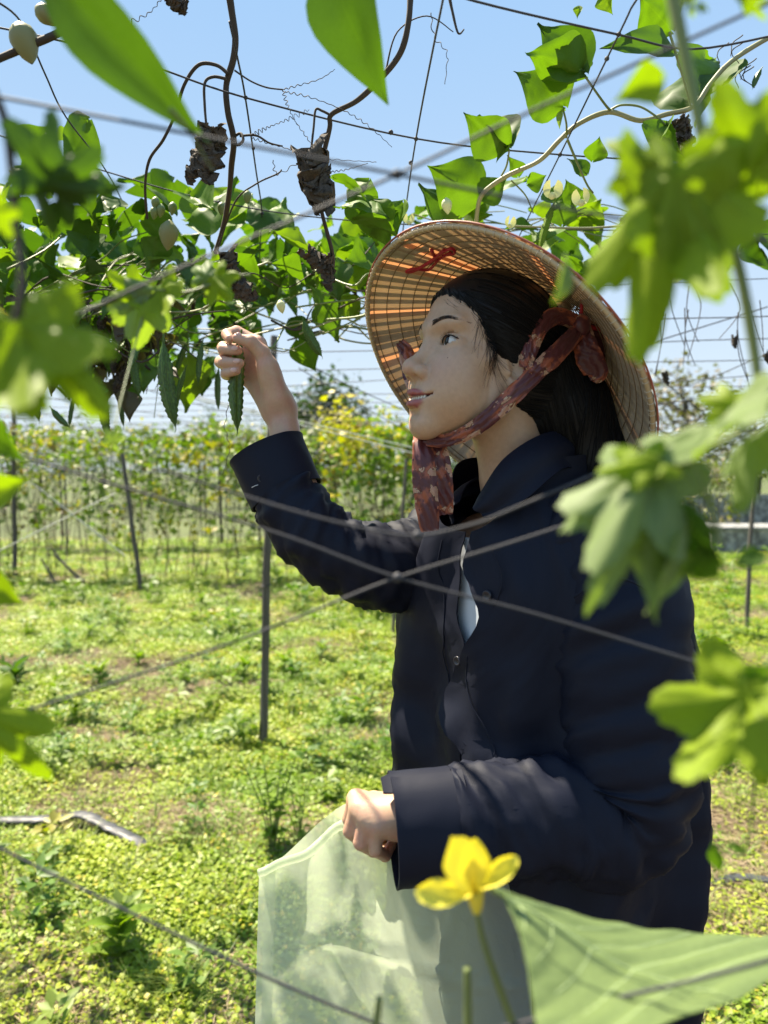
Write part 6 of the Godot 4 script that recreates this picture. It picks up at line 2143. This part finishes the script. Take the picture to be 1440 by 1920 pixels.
	var big := thing("broad_leaf", at(1500, 1960, 0.30), "large pale green leaf spread out below the jacket close to the lens", "leaf")
	# tip towards the flower, widening and dipping towards the lens; midrib and side veins stand out
	var blade := func(t: float, u: float) -> Vector3:
		var up := at(lerpf(896, 1560, t), 1650 + 150 * pow(t, 0.72) + 26 * sin(t * 5.0) * t, lerpf(0.37, 0.47, t))
		var dn := at(896 + 150 * pow(t, 0.42) - 30 * t, lerpf(1652, 2060, pow(t, 1.1)), lerpf(0.37, 0.25, t))
		var fold := 0.012 * absf(u - 0.47) * t - 0.010 * t * (1.0 - t)
		var ribs := 0.0016 * t * absf(sin((t * 7.0 - absf(u - 0.47) * 3.0) * PI))
		return up.lerp(dn, u) + Vector3(0, fold + ribs + 0.006 * noise.get_noise_2d(t * 60.0, u * 60.0), 0)
	var s := Shape.new()
	var rows := []
	for k in 61:
		var row := PackedVector3Array()
		for j in 25:
			row.append(blade.call(k / 60.0, j / 24.0))
		rows.append(row)
	solid_sheet(s, rows, 0.0005)
	for k in s.uv.size():
		s.uv[k] = Vector2(0.03 + 0.94 * s.uv[k].x, s.uv[k].y)
	part("blade", s, mats.pale_leaf, big, big.position)
	for v in 11:
		var side := 1.0 if v % 2 else -1.0
		var path := PackedVector3Array()
		for k in 14:
			var q := k / 13.0
			if v == 10:
				path.append(blade.call(q, 0.47) + Vector3(0, 0.0004, 0))
			else:
				path.append(blade.call(minf(0.10 + 0.17 * (v / 2) + 0.16 * q, 1.0), clampf(0.47 + side * 0.46 * q, 0.01, 0.99)) + Vector3(0, 0.0003, 0))
		var vein := Shape.new()
		tube(vein, path, 0.0010 if v == 10 else 0.0006, 0.0004, 5)
		part("vein", vein, mats.vein, big, big.position)

func build_bag() -> void:
	var bag := thing("plastic_bag", at(700, 1920, 0.84), "clear greenish plastic bag held open in the lower hand", "bag")
	# two limp sheets joined at the sides; the near one is rolled over along its top edge
	for side in 2:
		var rows := []
		for k in 41:
			var t := k / 40.0
			var row := PackedVector3Array()
			for j in 49:
				var u := j / 48.0
				var top: Vector3
				if side == 0:
					top = at(lerpf(486, 985, u), pick([1628, 1590, 1545, 1575, 1612, 1630, 1640], u), pick([0.835, 0.825, 0.815, 0.812, 0.82, 0.835, 0.85], u))
				else:
					top = at(lerpf(486, 985, u), pick([1628, 1575, 1500, 1560, 1600, 1615, 1640], u), pick([0.835, 0.85, 0.87, 0.885, 0.885, 0.87, 0.85], u))
				var end := at(lerpf(472, 1010, u), 2150, (0.80 if side == 0 else 0.90))
				var p := top.lerp(end, t)
				var gather := (1.0 - t) * exp(-pow((u - 0.36) * 5.0, 2))
				var f := 0.010 * sin((u - 0.36) * (26.0 - 14.0 * t)) * exp(-t * 1.6) * (0.4 + gather) + 0.004 * noise.get_noise_3d(u * 70.0, t * 50.0, side * 300.0) + 0.0016 * noise.get_noise_3d(u * 300.0, t * 260.0, side * 500.0)
				f += 0.0030 * exp(-pow((t - 0.40 + 0.03 * sin(u * 5.0)) * 60.0, 2)) + 0.0022 * exp(-pow((t - 0.33 - 0.1 * u) * 70.0, 2)) + 0.002 * exp(-pow((u - 0.30 - 0.5 * t) * 60.0, 2))
				p += Vector3(0, 0, 1.0 if side == 0 else -1.0) * f * smoothstep(0.0, 0.08, u) * smoothstep(1.0, 0.92, u)
				row.append(p)
			rows.append(row)
		var s := Shape.new()
		sheet(s, rows)
		part("panel", s, mats.bag, bag, bag.position)
		if side == 0:
			var roll := Shape.new()
			var path := PackedVector3Array()
			for j in 20:
				path.append(rows[0][j] + Vector3(0, -0.004, 0.003))
			tube(roll, path, 0.0045, 0.0060, 8, Color.WHITE, 0.2)
			part("rolled_edge", roll, mats.bag, bag, bag.position)
			var seam := Shape.new()
			path = PackedVector3Array()
			for k in 41:
				path.append(rows[k][2] + Vector3(0, 0, 0.001))
			var wide := PackedVector3Array()
			for k in 41:
				wide.append(Vector3(0.006, 0, 0))
			sheet(seam, ribbon(path, wide, 2))
			part("side_seam", seam, mats.bag, bag, bag.position)

func _ready() -> void:
	set_stage()
	make_materials()
	head_frame()
	make_leaves()
	build_ground()
	build_field()
	build_net()
	build_person()
	build_hat()
	build_bag()
	build_vines()
	build_close_plants()
	print("built in ", Time.get_ticks_msec(), " ms")
